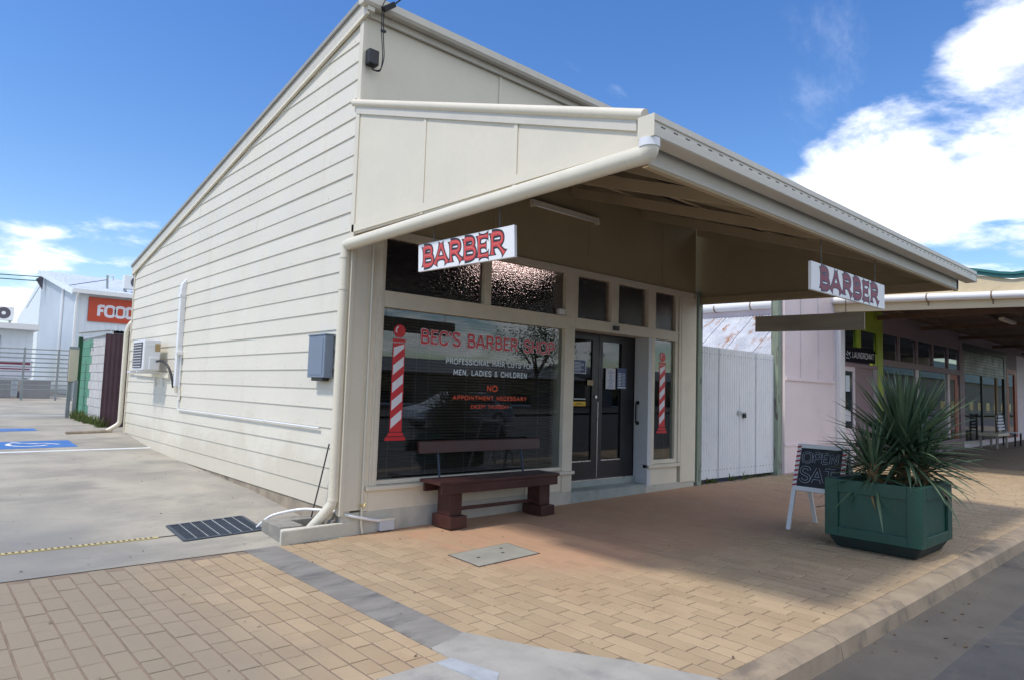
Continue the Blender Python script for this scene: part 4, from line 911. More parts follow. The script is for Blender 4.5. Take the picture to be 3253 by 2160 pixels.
pt = thing('drain_pit', 'raised cream concrete drain pit at the foot of the downpipe', 'drain', (-.36, .18, 0))
MB().prism([(-.765, -.075, -.05), (.075, -.012, -.05), (.075, .02, -.05), (-.73, .03, -.05)], (0, 0, .185)).build('front_wall', BOXC, pt, bevel=.012)
MB().box(-.73, -.135, .32, .48, -.05, .150).box(-.73, -.50, .03, .32, -.05, .150).build('rear_wall', BOXT, pt, bevel=.008)
B(-.135, -.10, .03, .36, -.05, .135).build('end_wall', BOXT, pt)
B(-.50, -.135, .03, .32, -.05, .02).build('pit_floor', DARKHOLE, pt)
tag(MB().tube([(-.26, .36, .15), (-.215, .30, .50), (-.165, .235, .905)], .008, 7).build('steel_rod', mat('rusty_rod', (.06, .05, .05), .7, .3, 20.)), 'thin dark steel rod leaning upright in the drain pit beside the downpipe', 'rod')
cd = bend([(-.72, .62, .05), (-.62, .55, .17), (-.35, .42, .235), (-.14, .12, .235), (-.06, -.045, .205), (.10, -.06, .165), (.30, -.06, .12)], .12)
jb = thing('white_conduit_run', 'bent white plastic conduit ending in a small box at the front plinth', 'conduit', (.1, 0, 0))
MB().tube(cd, .0145, 8).build('conduit', WHITEPVC, jb, smooth=True, autosmooth=True)
B(.295, .465, -.085, -.014, .018, .125).build('junction_box', mat('pale_grey_box', (.50, .53, .56), .5), jb, bevel=.004); B(.288, .472, -.092, -.014, .125, .137).build('box_lid', CREAM2, jb)

gr = thing('drain_grate', 'blue grey steel drain grate set in the concrete driveway', 'drain grate', (-1.08, .76, .03))
def gp_(u, v):   # u along x 0..1, v along y 0..1
    x = -1.46+.76*u+.0*v; y = .43+.07*u+.57*v+.03*u*v; return Vector((x, y, dz(y)+.006))
fm = MB()
for a, b in (((0, 0), (1, 0)), ((1, 0), (1, 1)), ((1, 1), (0, 1)), ((0, 1), (0, 0))): fm.bar(gp_(*a), gp_(*b), .03, .014)
fm.build('grate_frame', GRATEM, gr)
MB().poly([gp_(0, 0)-Vector((0, 0, .004)), gp_(1, 0)-Vector((0, 0, .004)), gp_(1, 1)-Vector((0, 0, .004)), gp_(0, 1)-Vector((0, 0, .004))]).build('sump', mat('grate_shadow_pit', (.035, .045, .06), .7, .2, 8.), gr)
for i in range(1, 34):
    t = i/34; MB().bar(gp_(t, .02), gp_(t, .98), .0055, .012).build('grate_bar', GRATEM, gr)
for i in range(1, 7): MB().bar(gp_(i/7, .01)+Vector((0, 0, .007)), gp_(i/7, .99)+Vector((0, 0, .007)), .009, .008).build('cross_bar', GALV, gr)
yd = thing('trench_drain', 'thin yellowed slotted trench drain across the driveway', 'drain', (-3, .65, .04))
B(-9, -1.63, .62, .685, dz(.65)-.06, dz(.65)+.006).build('channel', YDRAIN, yd)
ym = MB(); x = -1.68
while x > -5: ym.box(x-.018, x, .632, .672, dz(.65)+.0062, dz(.65)+.0085); x -= .045
ym.build('slots', mat('drain_slot', (.12, .09, .05), .9), yd, kind='stuff')
B(-1.63, -1.44, .645, .665, dz(.65)-.03, dz(.65)+.005).build('end_joint', DARKHOLE, yd)
mh = thing('access_cover', 'pale concrete access cover set in the tan footpath', 'manhole cover', (.68, -1.47, 0))
mq = [(.300, -1.250), (1.060, -1.215), (1.025, -1.715), (.270, -1.740)]
MB().prism([(x, y, gz(x)-.04) for x, y in mq], (0, 0, .043)).build('cover_frame', mat('rusty_cover_frame', (.075, .05, .04), .8, .3, 20.), mh)
cxm = sum(p[0] for p in mq)/4; cym = sum(p[1] for p in mq)/4
MB().prism([(cxm+(x-cxm)*.96, cym+(y-cym)*.945, gz(x)-.03) for x, y in mq], (0, 0, .037)).build('cover_slab', COVERM, mh, bevel=.004)
for px, py in ((.46, -1.5), (.75, -1.50), (.85, -1.36)): MB().lathe((px, py, gz(px)+.006), [(.018, 0), (.018, .0022), (.006, .0024)], 10).build('lifting_hole', DARKHOLE, mh)

# planter
P0, P1, Q0, Q1 = 3.59, 4.48, -4.115, -3.225; pz = gz(4)
pl = thing('planter_box', 'square dark green panelled planter box by the kerb', 'planter', (4.035, -3.67, pz))
def ring(z0, z1, i0, i1):
    m = MB(); a = [(P0+i0, Q0+i0), (P1-i0, Q0+i0), (P1-i0, Q1-i0), (P0+i0, Q1-i0)]; b = [(P0+i1, Q0+i1), (P1-i1, Q0+i1), (P1-i1, Q1-i1), (P0+i1, Q1-i1)]
    m.v = [Vector((x, y, z0)) for x, y in a]+[Vector((x, y, z1)) for x, y in b]; m.f = [(3, 2, 1, 0), (4, 5, 6, 7)]+[(i, (i+1) % 4, 4+(i+1) % 4, 4+i) for i in range(4)]; return m
ring(pz, .165, .085, .022).build('base', PLANT_B, pl, bevel=.02)
ring(.166, .655, .0248, .0248).build('body', PLANT_G, pl, bevel=.012)
rim = MB()
for a in ((P0+.0245, P1-.0245, Q0+.0245, Q0+.07), (P0+.0245, P1-.0245, Q1-.07, Q1-.0245), (P0+.0245, P0+.07, Q0+.0701, Q1-.0701), (P1-.07, P1-.0245, Q0+.0701, Q1-.0701)): rim.box(a[0], a[1], a[2], a[3], .656, .728)
rim.build('rim', PLANT_G, pl, bevel=.004)
for sd in range(4):
    for nm, u0, u1, z0, z1 in (('panel_stile', .0, .13, .168, .735), ('panel_stile', .76, .89, .168, .735), ('panel_rail', .1301, .7599, .605, .733), ('panel_rail', .1301, .7599, .168, .262)):
        e = .0245 if nm == 'panel_stile' and sd in (1, 3) else 0.
        ua, ub = max(u0, e), min(u1, .89-e)
        if sd == 0: b = B(P0, P0+.0244, Q0+ua, Q0+ub, z0, z1)
        elif sd == 1: b = B(P0+ua, P0+ub, Q0, Q0+.0244, z0, z1)
        elif sd == 2: b = B(P1-.0244, P1, Q0+ua, Q0+ub, z0, z1)
        else: b = B(P0+ua, P0+ub, Q1-.0244, Q1, z0, z1)
        b.build(nm, PLANT_G, pl, bevel=.004)
B(P0+.071, P1-.071, Q0+.071, Q1-.071, .60, .685).build('soil', SOIL, pl)

# yucca
random.seed(21)
def leaf_mesh(droop, n=7, w=.044):
    m = MB(); x = z = 0.; a = 0.
    for i in range(n+1):
        t = i/n; wd = w*(.55+1.3*t if t < .25 else (1-((t-.25)/.75)**1.6)*.875+.0)
        if i == n: wd = .0006
        for s_, dzz in ((-1, wd*.35), (0, 0), (1, wd*.35)): m.v.append(Vector((s_*wd*.5*2*.5*2*.5, 0, 0))+Vector((0, x, z))+Vector((0, -math.sin(a)*dzz, math.cos(a)*dzz)))
        a = -droop*t*t*1.6; x += math.cos(a)/n; z += math.sin(a)/n
    for i in range(n):
        for k in (0, 1): m.f.append((i*3+k, i*3+k+1, (i+1)*3+k+1, (i+1)*3+k))
    me = bpy.data.meshes.new('leaf'); me.from_pydata(m.v, [], m.f)
    for p in me.polygons: p.use_smooth = True
    return me
LM = []
for d in (.0, .12, .3, .55, .9):
    me = leaf_mesh(d); me.materials.append(YUCCA); LM.append(me)
LDm = []
for d in (.6, 1.2):
    me = leaf_mesh(d); me.materials.append(DEAD); LDm.append(me)
def leaf(parent, base, yaw, el, ln, me, wsc=1.):
    o = bpy.data.objects.new('leaf', me); COL.objects.link(o); o.parent = parent
    o.location = Vector(base)-ORG[parent.name]; o.rotation_euler = (el, random.uniform(-.3, .3), yaw); o.rotation_mode = 'XYZ'
    o.scale = (ln*wsc*1.55, ln, ln)
def rosette(name, label, c, n, l0, l1, ncol, ndead, tilt=(0, 0), emin=-.65):
    t = thing(name, label, 'plant', (c[0], c[1], .685), 'yucca plants in the planter')
    MB().tube([(c[0], c[1], .66), (c[0]+tilt[0]*.3, c[1]+tilt[1]*.3, (c[2]+.66)/2), (c[0]+tilt[0], c[1]+tilt[1], c[2]+.05)], [.07, .06, .045], 9).build('trunk', DEAD, t)
    ga = 2.399963
    for i in range(n):
        f = i/n; yaw = i*ga+random.uniform(-.25, .25); el = emin+(1.50-emin)*(1-(1-f)**1.25)+random.uniform(-.10, .10)
        h = c[2]-.13+.20*f; ln = random.uniform(l0, l1)*(1.0 if f < .8 else .92)
        me = LM[min(4, max(0, int((1-f)*3.0+random.uniform(-1.0, .5))))]
        leaf(t, (c[0]+tilt[0]*f-.03*math.sin(yaw), c[1]+tilt[1]*f+.03*math.cos(yaw), h), yaw, el, ln, me)
    for i in range(ndead):
        yaw = random.uniform(0, 6.28); leaf(t, (c[0], c[1], .69+random.uniform(.05, max(.1, c[2]-.85))), yaw, random.uniform(-1.1, -.1), random.uniform(.25, .42), random.choice(LDm), 1.3)
rosette('yucca_plant', 'tall yucca with long grey green spiky leaves in the green planter', (4.22, -3.75, 1.08), 262, .62, .86, 0, 16, (.0, -.02), -.50)
rosette('yucca_plant', 'small low yucca with leaves drooping over the planter rim', (3.80, -3.62, .86), 95, .42, .62, 0, 26, (0, 0), -.85)
rosette('yucca_plant', 'second low yucca at the right end of the planter', (4.24, -3.93, .88), 80, .44, .68, 0, 18, (0, 0), -.80)

# sandwich board
sb = thing('sandwich_board', 'A-frame chalkboard with red and white striped edges chalked OPEN SAT', 'sandwich board', (4.37, -2.9, gz(4.3)))
zt = 1.0; x_t = 4.36
def sbp(t, y, side, off=0.):       # t = height fraction along the front leg line
    xb = 4.05 if side < 0 else 4.72
    p = Vector((x_t+(xb-x_t)*(1-t), y, gz(4.3)+(zt-gz(4.3))*t)); n = Vector((zt-gz(4.3), 0, -(xb-x_t)*-1)).normalized() if side < 0 else Vector((-(zt), 0, -(x_t-xb))).normalized()
    nf = Vector((-(zt-gz(4.3)), 0, (x_t-xb))).normalized() if side < 0 else Vector((zt-gz(4.3), 0, (xb-x_t))).normalized()
    return p+nf*off
YL, YRr = -2.60, -3.16
def leg(y, side): return MB().prism([sbp(0, y, side), sbp(1, y, side), sbp(1, y, side, .022), sbp(0, y, side, .022)], (0, -.045, 0))
for side in (-1, 1):
    for y in (YL, YRr+.045): leg(y, side).build('leg', WHITEP, sb)
    def qd(t0, t1, y0, y1, o0, o1): return MB().prism([sbp(t0, y0, side, o0), sbp(t1, y0, side, o0), sbp(t1, y0, side, o1), sbp(t0, y0, side, o1)], (0, y1-y0, 0))
    qd(.505, .955, YL-.0455, YRr+.0455, .004, .016).build('chalkboard', CHALKB, sb)
    qd(.455, .505, YL-.0455, YRr+.0455, .0, .024).build('bottom_rail', WHITEP, sb); qd(.955, 1.0, YL-.0455, YRr+.0455, .0, .024).build('top_rail', WHITEP, sb)
    for k in range(9):
        t0 = .50+.056*k
        for y0, y1 in ((YL+.001, YL-.046), (YRr+.046, YRr-.001)):
            MB().prism([sbp(t0, y0, side, .0225), sbp(t0+.012, y1, side, .0225), sbp(t0+.034, y1, side, .0225), sbp(t0+.022, y0, side, .0225)], sbp(0, 0, side, .003)-sbp(0, 0, side, 0)).build('red_stripe', mat('red_tape', (.42, .04, .04), .5), sb)
    if side < 0:
        o = sbp(.79, YL-.075, side, .016); u = (sbp(1, 0, side)-sbp(0, 0, side)).normalized(); nf = (sbp(0, 0, side, 1)-sbp(0, 0, side, 0))
        letters(sb, 'OPEN', o, (0, -1, 0), u, nf, .40, .115, .026, CHALK, .0008, gap=.14, step=.00005, name='chalk_letter')
        letters(sb, 'OPEN', o, (0, -1, 0), u, nf, .40, .115, .017, CHALKB, .0016, gap=.14, step=.00005, name='chalk_letter_inner')
        o = sbp(.565, YL-.075, side, .016)
        letters(sb, 'SAT', o, (0, -1, 0), u, nf, .38, .165, .034, CHALK, .0008, gap=.10, step=.00005, name='chalk_letter')
        letters(sb, 'SAT', o, (0, -1, 0), u, nf, .38, .165, .024, CHALKB, .0016, gap=.10, step=.00005, name='chalk_letter_inner')
MB().tube([sbp(.3, YL-.3, -1), sbp(.3, YL-.3, 1)], .006, 5).build('stay_cord', CORDM, sb)

# ================================================================== ALLEY GATE AND NEIGHBOUR
for nm, label, x0, x1 in (('gate_leaf', 'white corrugated iron gate leaf next to the barber shop', 6.335, 7.588), ('gate_leaf', 'white corrugated iron gate leaf next to the pink wall', 7.596, 8.850)):
    t = thing(nm, label, 'gate', ((x0+x1)/2, .0, .15), 'alley gate leaves')
    n = 2; wd = (x1-x0)/n
    for i in range(n): MB().sheet((x0+wd*i-(.05 if i else 0), .0-.002*i, .155), (wd+(.05 if i else .0), 0, 0), 1, (0, 0, 2.215), .076, .0075, 8).build('corrugated_sheet', GATEW, t, smooth=True)
    for z in (.35, 1.25, 2.2): B(x0+.02, x1-.02, .014, .05, z, z+.06).build('gate_rail', WOODBACK, t)
    nl = MB()
    for z in (.30, 2.26):
        for i in range(11): nl.obox((x0+.06+.113*i, -.012, z), (.005, 0, 0), (0, .004, 0), (0, 0, .005))
    nl.build('nail_heads', mat('rust_spot', (.16, .10, .08), .8), t, kind='stuff')
lk = thing('gate_latch', 'steel bolt and padlock on the alley gate', 'latch', (7.62, -.02, 1.2)); B(7.50, 7.78, -.035, -.012, 1.25, 1.275).build('bolt', GALV, lk); B(7.68, 7.76, -.05, -.02, 1.17, 1.25).build('padlock', BLACK, lk, bevel=.008); B(7.52, 7.60, -.03, -.010, 1.22, 1.30).build('staple_plate', GALV, lk)
tag(B(6.215, 6.345, -.04, .07, -.02, 3.25).build('gate_post', GREENPOST, bevel=.008), 'green timber gate post against the corner of the barber shop', 'post', 'alley gate posts')
tag(B(8.840, 8.985, -.09, .05, -.02, 3.70).build('gate_post', GREENPOST, bevel=.008), 'peeling pale green timber gate post against the pink wall', 'post', 'alley gate posts')
wd_ = MB(); random.seed(5)
def tuft(m, x, y, z, h, n, spread):
    for i in range(n):
        a = random.uniform(0, 6.28); l = random.uniform(.4, 1)*h; d = Vector((math.cos(a), math.sin(a), 0)); b = Vector((x, y, z))+d*random.uniform(0, spread*.5); tip = b+d*l*.5+Vector((0, 0, l)); s_ = Vector((-d.y, d.x, 0))*.006
        mid = (b+tip)/2+Vector((0, 0, .1*l)); m.add([b-s_, b+s_, mid+s_*1.6, mid-s_*1.6, tip], [(0, 1, 2, 3), (3, 2, 4)])
for i in range(26): tuft(wd_, random.uniform(6.4, 8.8), random.uniform(-.03, .08), gz(7.5)-.01, random.choice((.05, .07, .12, .16)), 9, .05)
tag(wd_.build('weeds', WEED, kind='stuff'), 'small weeds growing under the white alley gate', 'weeds')
MB().grid([6.2, 9.0], [.0, 9.], lambda x, y: gz(x)-.004).build('alley_ground', GUTTERM, kind='structure')
lr = thing('lean_to_roof', 'rusted corrugated iron lean-to roof above the alley gate', 'roof', (9.5, 1.8, 1.6))
for i in range(5):
    y0 = .06+.70*i; MB().sheet((10.80, y0, 3.385+.004*i), (0, .72, 0), 1, (-2.6, 0, -1.80), .076, .010, 6).build('roof_sheet', RUST, lr, smooth=True)
MB().box(8.2, 8.3, .3, 3.4, 1.45, 1.55).box(8.2, 8.28, .3, .38, .1, 1.45).box(8.2, 8.28, 3.3, 3.4, .1, 1.45).build('lean_to_frame', WOODBACK, lr)

nb_ = thing('neighbour_shop', 'pale pink and yellow shop row with deep street awning beyond the alley', 'building', (20, 3, .2))
NY = -.15
def npart(mb, name, m, p=None, **k): return mb.build(name, m, p or nb_, **k)
npart(B(8.99, 11.26, NY, NY+.15, .05, 4.2), 'front_wall', PINK); npart(B(10.86, 11.0, NY+.15, 9, .05, 3.9), 'side_wall', PINK)
for x in (9.65, 10.43, 11.17): npart(B(x-.025, x+.025, NY-.012, NY, 1.95, 4.0), 'cover_batten', mat('paler_pink_batten', (.70, .63, .65), .6))
npart(B(9.0, 11.2, NY-.03, NY, 1.895, 1.95), 'wall_ledge', PINK); npart(B(9.0, 11.26, NY-.02, NY, .64, .68), 'wall_ledge', PINK); npart(B(9.0, 11.2, NY-.012, NY-.0, .11, .14), 'wall_ledge', mat('pink_base_stain', (.5, .38, .36), .8))
npart(MB().tube([(10.76, .05, 3.615), (10.76, 7, 3.66)], .095, 14), 'eave_gutter', WHITEP, smooth=True, autosmooth=True); npart(B(10.82, 10.86, .02, 7, 3.40, 3.55), 'eave_fascia', PINK)
for y in (1.5, 2.42): npart(MB().tube([(10.76, y-.015, 3.622), (10.76, y+.015, 3.622)], .1, 14), 'gutter_strap', mat('rusty_strap', (.22, .15, .09), .8))
npart(B(11.28, 11.52, NY-.10, NY+.02, .10, 3.42), 'white_post', WHITEP, bevel=.008)
# street awning of the neighbour
XA = 11.2; fb = lambda y: 3.415+.036*(y+.07)
npart(MB().prism([(XA, -.07, fb(-.07)), (XA, -4.3, fb(-4.3)), (XA, -4.3, fb(-4.3)+.16), (XA, -.07, fb(-.07)+.18)], (.05, 0, 0)), 'awning_fascia', YELLOW)
npart(MB().prism([(XA+.012, -.07, fb(-.07)+.2), (XA+.012, -4.3, fb(-4.3)+.18), (XA+.012, -4.3, 3.86), (XA+.012, -3.3, 3.80), (XA+.012, -2.8, 3.92), (XA+.012, -.07, 4.55)], (.04, 0, 0)), 'gable_panel', YELLOW)
cp = [(-.07, 4.56), (-2.8, 3.93), (-3.12, 3.845), (-3.32, 3.815), (-3.55, 3.825), (-4.3, 3.88)]
for (ya, za), (yb_, zb_) in zip(cp, cp[1:]):
    npart(MB().bar((XA+.01, ya, za+.03), (XA+.01, yb_, zb_+.03), .09, .06), 'parapet_capping', TEALCAP); npart(MB().bar((XA, ya, za+.085), (XA, yb_, zb_+.085), .13, .045), 'parapet_capping', TEALCAP)
npart(MB().tube([(XA-.07, -.02, 3.655), (XA-.07, -4.3, 3.47)], .072, 14), 'awning_side_pipe', WHITEP, smooth=True, autosmooth=True)
for y in (-1.95, -3.0, -4.0): npart(MB().tube([(XA-.07, y-.012, 3.655+.043*(y+.02)), (XA-.07, y+.012, 3.655+.043*(y+.02))], .078, 14).bar((XA-.03, y, 3.60+.043*y), (XA, y, 3.50+.043*y), .02, .02), 'pipe_strap', mat('rusty_strap', (.22, .15, .09), .8))
npart(B(XA+.05, 32, -4.3, NY, 3.68, 3.76), 'awning_roof', OLDWOOD)
for y in (-.8, -2.0, -3.2): npart(B(XA+.06, 32, y-.04, y+.04, 3.56, 3.68), 'awning_joist', OLDWOOD)
for x in (13.5, 16.5, 19.8, 23.5, 27.5): npart(B(x-.04, x+.04, -4.25, -.2, 3.46, 3.56), 'awning_beam', OLDWOOD)
npart(B(15.2, 16.4, -2.3, -2.2, 3.50, 3.56), 'awning_batten', CREAM2); npart(B(XA+.05, 32, -4.3, -4.25, 3.2, 3.8), 'front_fascia', YELLOW)
# laundromat front
npart(B(11.26, 32, NY+.9, NY+1.0, .1, 3.7), 'interior_wall', INWALL); npart(B(11.26, 32, NY+.02, NY+1.0, .05, .20), 'shop_floor', INFLOOR)
npart(B(11.52, 13.93, NY, NY+.08, 3.24, 3.70), 'lime_header', LIME); npart(B(11.52, 13.6, NY-.008, NY+.08, 3.15, 3.24), 'lime_rail', LIME)
npart(B(12.41, 12.62, NY-.006, NY+.08, 2.75, 3.15), 'lime_mullion', LIME); npart(B(13.60, 13.92, NY-.010, NY+.08, .25, 3.24), 'lime_post', LIME); npart(B(13.35, 13.60, NY-.004, NY+.08, 2.37, 2.66), 'lime_block', LIME)
npart(B(11.52, 13.6, NY+.03, NY+.04, 2.66, 3.15), 'transom_pane', GLASSO)
npart(B(11.52, 13.6, NY-.02, NY+.08, 2.30, 2.385), 'door_head', MAUVE)
npart(B(12.33, 12.56, NY-.004, NY+.08, .2, 2.30), 'door_jamb', MAUVE); npart(B(12.56, 13.35, NY+.02, NY+.08, .2, 2.30), 'wall_panel', MAUVE); npart(B(13.35, 13.60, NY+.0, NY+.08, .2, 2.30), 'wall_panel', mat('grey_mauve_panel', (.36, .33, .35), .6))
d = MB(); d.box(11.53, 11.62, NY+.01, NY+.06, .2, 2.30); d.box(12.22, 12.33, NY+.01, NY+.06, .2, 2.30); d.box(11.62, 12.22, NY+.01, NY+.06, 2.20, 2.30); d.box(11.62, 12.22, NY+.01, NY+.06, .2, .95)
ld = npart(d, 'laundromat_door', PINK); npart(B(11.62, 12.22, NY+.03, NY+.038, .95, 2.20), 'door_pane', GLASSO, ld)
npart(B(11.66, 11.80, NY+.02, NY+.028, 1.6, 2.1), 'notice', PAPERW, ld); npart(B(11.84, 12.05, NY+.02, NY+.028, 1.75, 2.1), 'notice', VBLUE, ld); npart(B(11.66, 12.1, NY+.02, NY+.028, 1.1, 1.35), 'notice', PAPERW, ld)
ls = thing('laundromat_sign', 'small black LAUNDROMAT sign with white letters above a door', 'sign', (12.45, NY, 2.4))
MB().prism([(11.54, NY-.03, 2.405), (13.38, NY-.03, 2.425), (13.38, NY-.03, 2.72), (11.54, NY-.03, 2.70)], (0, .026, 0)).build('sign_board', mat('black_sign_board', (.012, .011, .016), .85, spec=.15), ls)
letters(ls, 'LAUNDROMAT', (12.08, NY-.03, 2.50), (1, 0, .01), (0, 0, 1), (0, -1, 0), 1.22, .13, .016, VWHITE, .001, gap=.15, name='letter')
mb = MB()
for i in range(14):
    a = random.uniform(0, 6.28); r = random.uniform(.02, .11); mb.disc((11.87+r*math.cos(a)*1.2, NY-.031-.0005*i, 2.56+r*math.sin(a)), (1, 0, 0), (0, 0, 1), .016, .016, 8)
mb.build('bubble_logo', VBLUE, ls); MB().prism([(11.545, NY-.034, 2.42), (11.66, NY-.034, 2.42), (11.66, NY-.034, 2.54), (11.545, NY-.034, 2.54)], (0, .002, 0)).build('yellow_label', PAPERY, ls)
npart(B(13.93, 20.05, NY, NY+.08, 3.18, 3.70), 'mauve_header', MAUVE); npart(B(13.93, 20.05, NY-.01, NY+.08, 2.42, 2.57), 'mauve_rail', MAUVE)
xs_ = [13.93, 15.03, 16.34, 17.59, 18.91, 20.05]
for a, b in zip(xs_, xs_[1:]): npart(B(a+.05, b-.05, NY+.03, NY+.04, 2.57, 3.18), 'transom_pane', GLASSO)
for x in xs_[1:-1]: npart(B(x-.05, x+.05, NY-.006, NY+.08, 2.57, 3.18), 'transom_mullion', MAUVE)
npart(B(19.99, 20.30, NY-.012, NY+.08, .25, 3.70), 'mauve_post', MAUVE)
for a, b in ((13.92, 16.25), (16.43, 18.88)): npart(B(a, b, NY+.03, NY+.04, .55, 2.42), 'window_pane', GLASSO)
for a, b in ((16.25, 16.43), (18.88, 19.02)): npart(B(a, b, NY-.004, NY+.08, .55, 2.42), 'window_mullion', PINK)
npart(B(13.92, 20.0, NY-.008, NY+.08, .2, .55), 'stall_riser', MAUVE)
npart(MB().box(19.03, 19.16, NY+.02, NY+.06, .25, 2.42).box(19.60, 19.86, NY+.02, NY+.06, .25, 2.42).box(19.16, 19.60, NY+.02, NY+.06, 2.28, 2.42).box(19.16, 19.60, NY+.02, NY+.06, .25, .6), 'orange_door', ORANGEW); npart(B(19.16, 19.60, NY+.03, NY+.04, .6, 2.28), 'door_pane', GLASSO)
# darker second shop
npart(B(20.30, 32, NY+.02, NY+.08, 3.42, 3.70), 'header', MAUVE); npart(B(20.3, 25.4, NY-.02, NY+.08, 3.22, 3.42), 'roller_box', BLACK)
rb = MB()
for i in range(8): rb.box(20.45, 25.2, NY+.0, NY+.03, 2.50+.09*i, 2.58+.09*i)
npart(rb, 'roller_shutter', mat('dark_shutter', (.03, .03, .035), .4))
for a, b in ((20.30, 20.46), (25.12, 25.42)): npart(B(a, b, NY-.01, NY+.08, .25, 3.22), 'shop_post', BLACK if a > 25 else MAUVE)
npart(B(22.40, 22.46, NY+.0, NY+.06, .45, 2.50), 'window_mullion', BLACK); npart(B(24.10, 24.30, NY, NY+.08, .45, 2.50), 'window_mullion', mat('tan_timber', (.22, .14, .07), .6))
npart(B(20.46, 25.12, NY+.03, NY+.04, .45, 2.50), 'window_pane', GLASSO); npart(B(20.3, 32, NY-.02, NY+.08, .2, .45), 'shop_base', PINK)
npart(MB().box(25.5, 25.75, NY, NY+.06, .45, 2.88).box(26.6, 26.95, NY, NY+.06, .45, 2.88).box(25.75, 26.6, NY, NY+.06, 2.7, 2.88), 'brown_door_frame', ORANGEW); npart(B(25.75, 26.6, NY+.03, NY+.04, .45, 2.7), 'door_pane', GLASSO); npart(B(26.96, 32, NY, NY+.08, .45, 3.42), 'front_wall', PINK); npart(B(25.42, 26.96, NY, NY+.08, 2.88, 3.42), 'front_wall', MAUVE)
ch = thing('slatted_chair', 'pale slatted chair standing in front of the far dark shop window', 'chair', (22.9, NY-.55, gz(22.9)))
zc = gz(22.9)
for i in range(5): B(22.55, 23.35, NY-.34-.03*(4-i)*.3, NY-.31-.03*(4-i)*.3, zc+.50+.10*i, zc+.565+.10*i).build('back_slat', LETTERW, ch)
for i in range(4): B(22.55, 23.35, NY-.84+.12*i, NY-.74+.12*i, zc+.42, zc+.445).build('seat_slat', LETTERW, ch)
for x in (22.57, 23.29):
    B(x, x+.045, NY-.82, NY-.775, zc, zc+.42).build('leg', BLACK, ch); B(x, x+.045, NY-.36, NY-.315, zc, zc+1.0).build('leg', BLACK, ch)
tb = thing('low_table', 'low timber box table beside the slatted chair', 'table', (21.4, NY-.5, gz(21.4))); zc = gz(21.4)
B(20.8, 22.1, NY-.75, NY-.25, zc+.38, zc+.46).build('table_top', SIGNC, tb)
for x in (20.85, 21.98):
    for y in (NY-.72, NY-.32): B(x, x+.07, y, y+.05, zc, zc+.38).build('leg', WOODBACK, tb)

# ================================================================== REAR YARD
bs_ = thing('block_shed', 'small block shed painted half green half cream behind the barber shop', 'shed', (.8, 12.2, .5))
B(-.155, 2.2, 10.46, 13.98, .40, 2.50).build('mortar_core', MORTAR, bs_)
gm_ = {}
r = 0; z = .46
while z < 2.42:
    y = 10.47-(.2 if r % 2 else 0)
    while y < 13.97:
        a, b = max(10.47, y), min(13.97, y+.385)
        if b-a > .05: MB().box(-.17, -.154, a, b, z, z+.188).build('block', BLOCKG if (a+b)/2 > 12.72 else BLOCKC, bs_)
        y += .397
    z += .2; r += 1
MB().sheet((-.28, 10.36, 2.55), (2.5, 0, 0), 1, (0, 3.75, .10), .076, .009, 5).build('roof_sheet', GALV, bs_); MB().prism([(-.22, 10.4, 2.47), (-.22, 14.05, 2.57), (-.22, 14.05, 2.66), (-.22, 10.4, 2.55)], (.03, 0, 0)).build('roof_fascia', WHITEP, bs_)
MB().sheet((-.33, 10.43, .42), (2.3, 0, 0), 1, (0, 0, 2.06), .09, .006, 5).build('brown_sheet_wall', BROWNM, bs_)
B(-.26, -.172, 13.9, 14.0, .5, 2.55).build('green_pipe', mat('dark_green_pipe', (.04, .12, .06), .5), bs_)
lettering(MB(), 'S', (-.1705, 12.66, 2.18), (0, -1, 0), (0, 0, 1), (-1, 0, 0), .14, .17, .02, .001).build('painted_mark', BLACK, bs_); lettering(MB(), 'S', (-.1705, 12.95, 2.18), (0, -1, 0), (0, 0, 1), (-1, 0, 0), .14, .17, .02, .001).build('painted_mark', BLACK, bs_)
wq = MB(); random.seed(9)
for i in range(60):
    y = random.uniform(10.3, 13.2); tuft(wq, -.22-random.uniform(0, .22), y, dz(y)-.01, random.uniform(.12, .30), 12, .12)
tag(wq.build('weeds', WEED, kind='stuff'), 'clump of green weeds along the foot of the block shed', 'weeds')
sp = thing('parking_sign', 'cream backed parking sign on a grey steel post by the block shed', 'sign', (-.44, 13.3, .52))
B(-.53, -.34, 13.24, 13.28, 1.42, 2.20).build('sign_panel', SIGNC, sp); B(-.545, -.335, 13.283, 13.30, 1.40, 2.27).build('sign_back', STEELG, sp); B(-.52, -.44, 13.30, 13.36, .50, 2.25).build('post', STEELG, sp); B(-.42, -.34, 13.10, 13.16, .50, 1.45).build('bollard_post', STEELG, sp)
fy = 22.; zf = dz(22.)
fn = thing('tube_gate', 'grey steel tube yard gate with ten horizontal rails', 'gate', (-.6, fy, zf))
for z in (2.44, 2.285, 2.135, 1.985, 1.83, 1.675, 1.52, 1.37, 1.215, 1.06): MB().tube([(-2.6, fy, z-.02), (.95, fy, z+.02)], .020, 8).build('rail', STEELG, fn)
for x in (-1.6, -.51, .47, .93): B(x-.03, x+.03, fy-.02, fy+.02, zf-.02, 2.49).build('gate_upright', STEELG, fn)
for i, (x0, x1) in enumerate(((-2.0, -.68), (-.42, .50))):
    tag(B(x0, x1, 23.4, 24.1, dz(23.5)-.02, 1.40).build('concrete_barrier', BINGREY, bevel=.03), 'grey block barrier behind the yard gate, '+('left of the two' if i == 0 else 'right of the two'), 'barrier', 'barriers behind the yard gate')
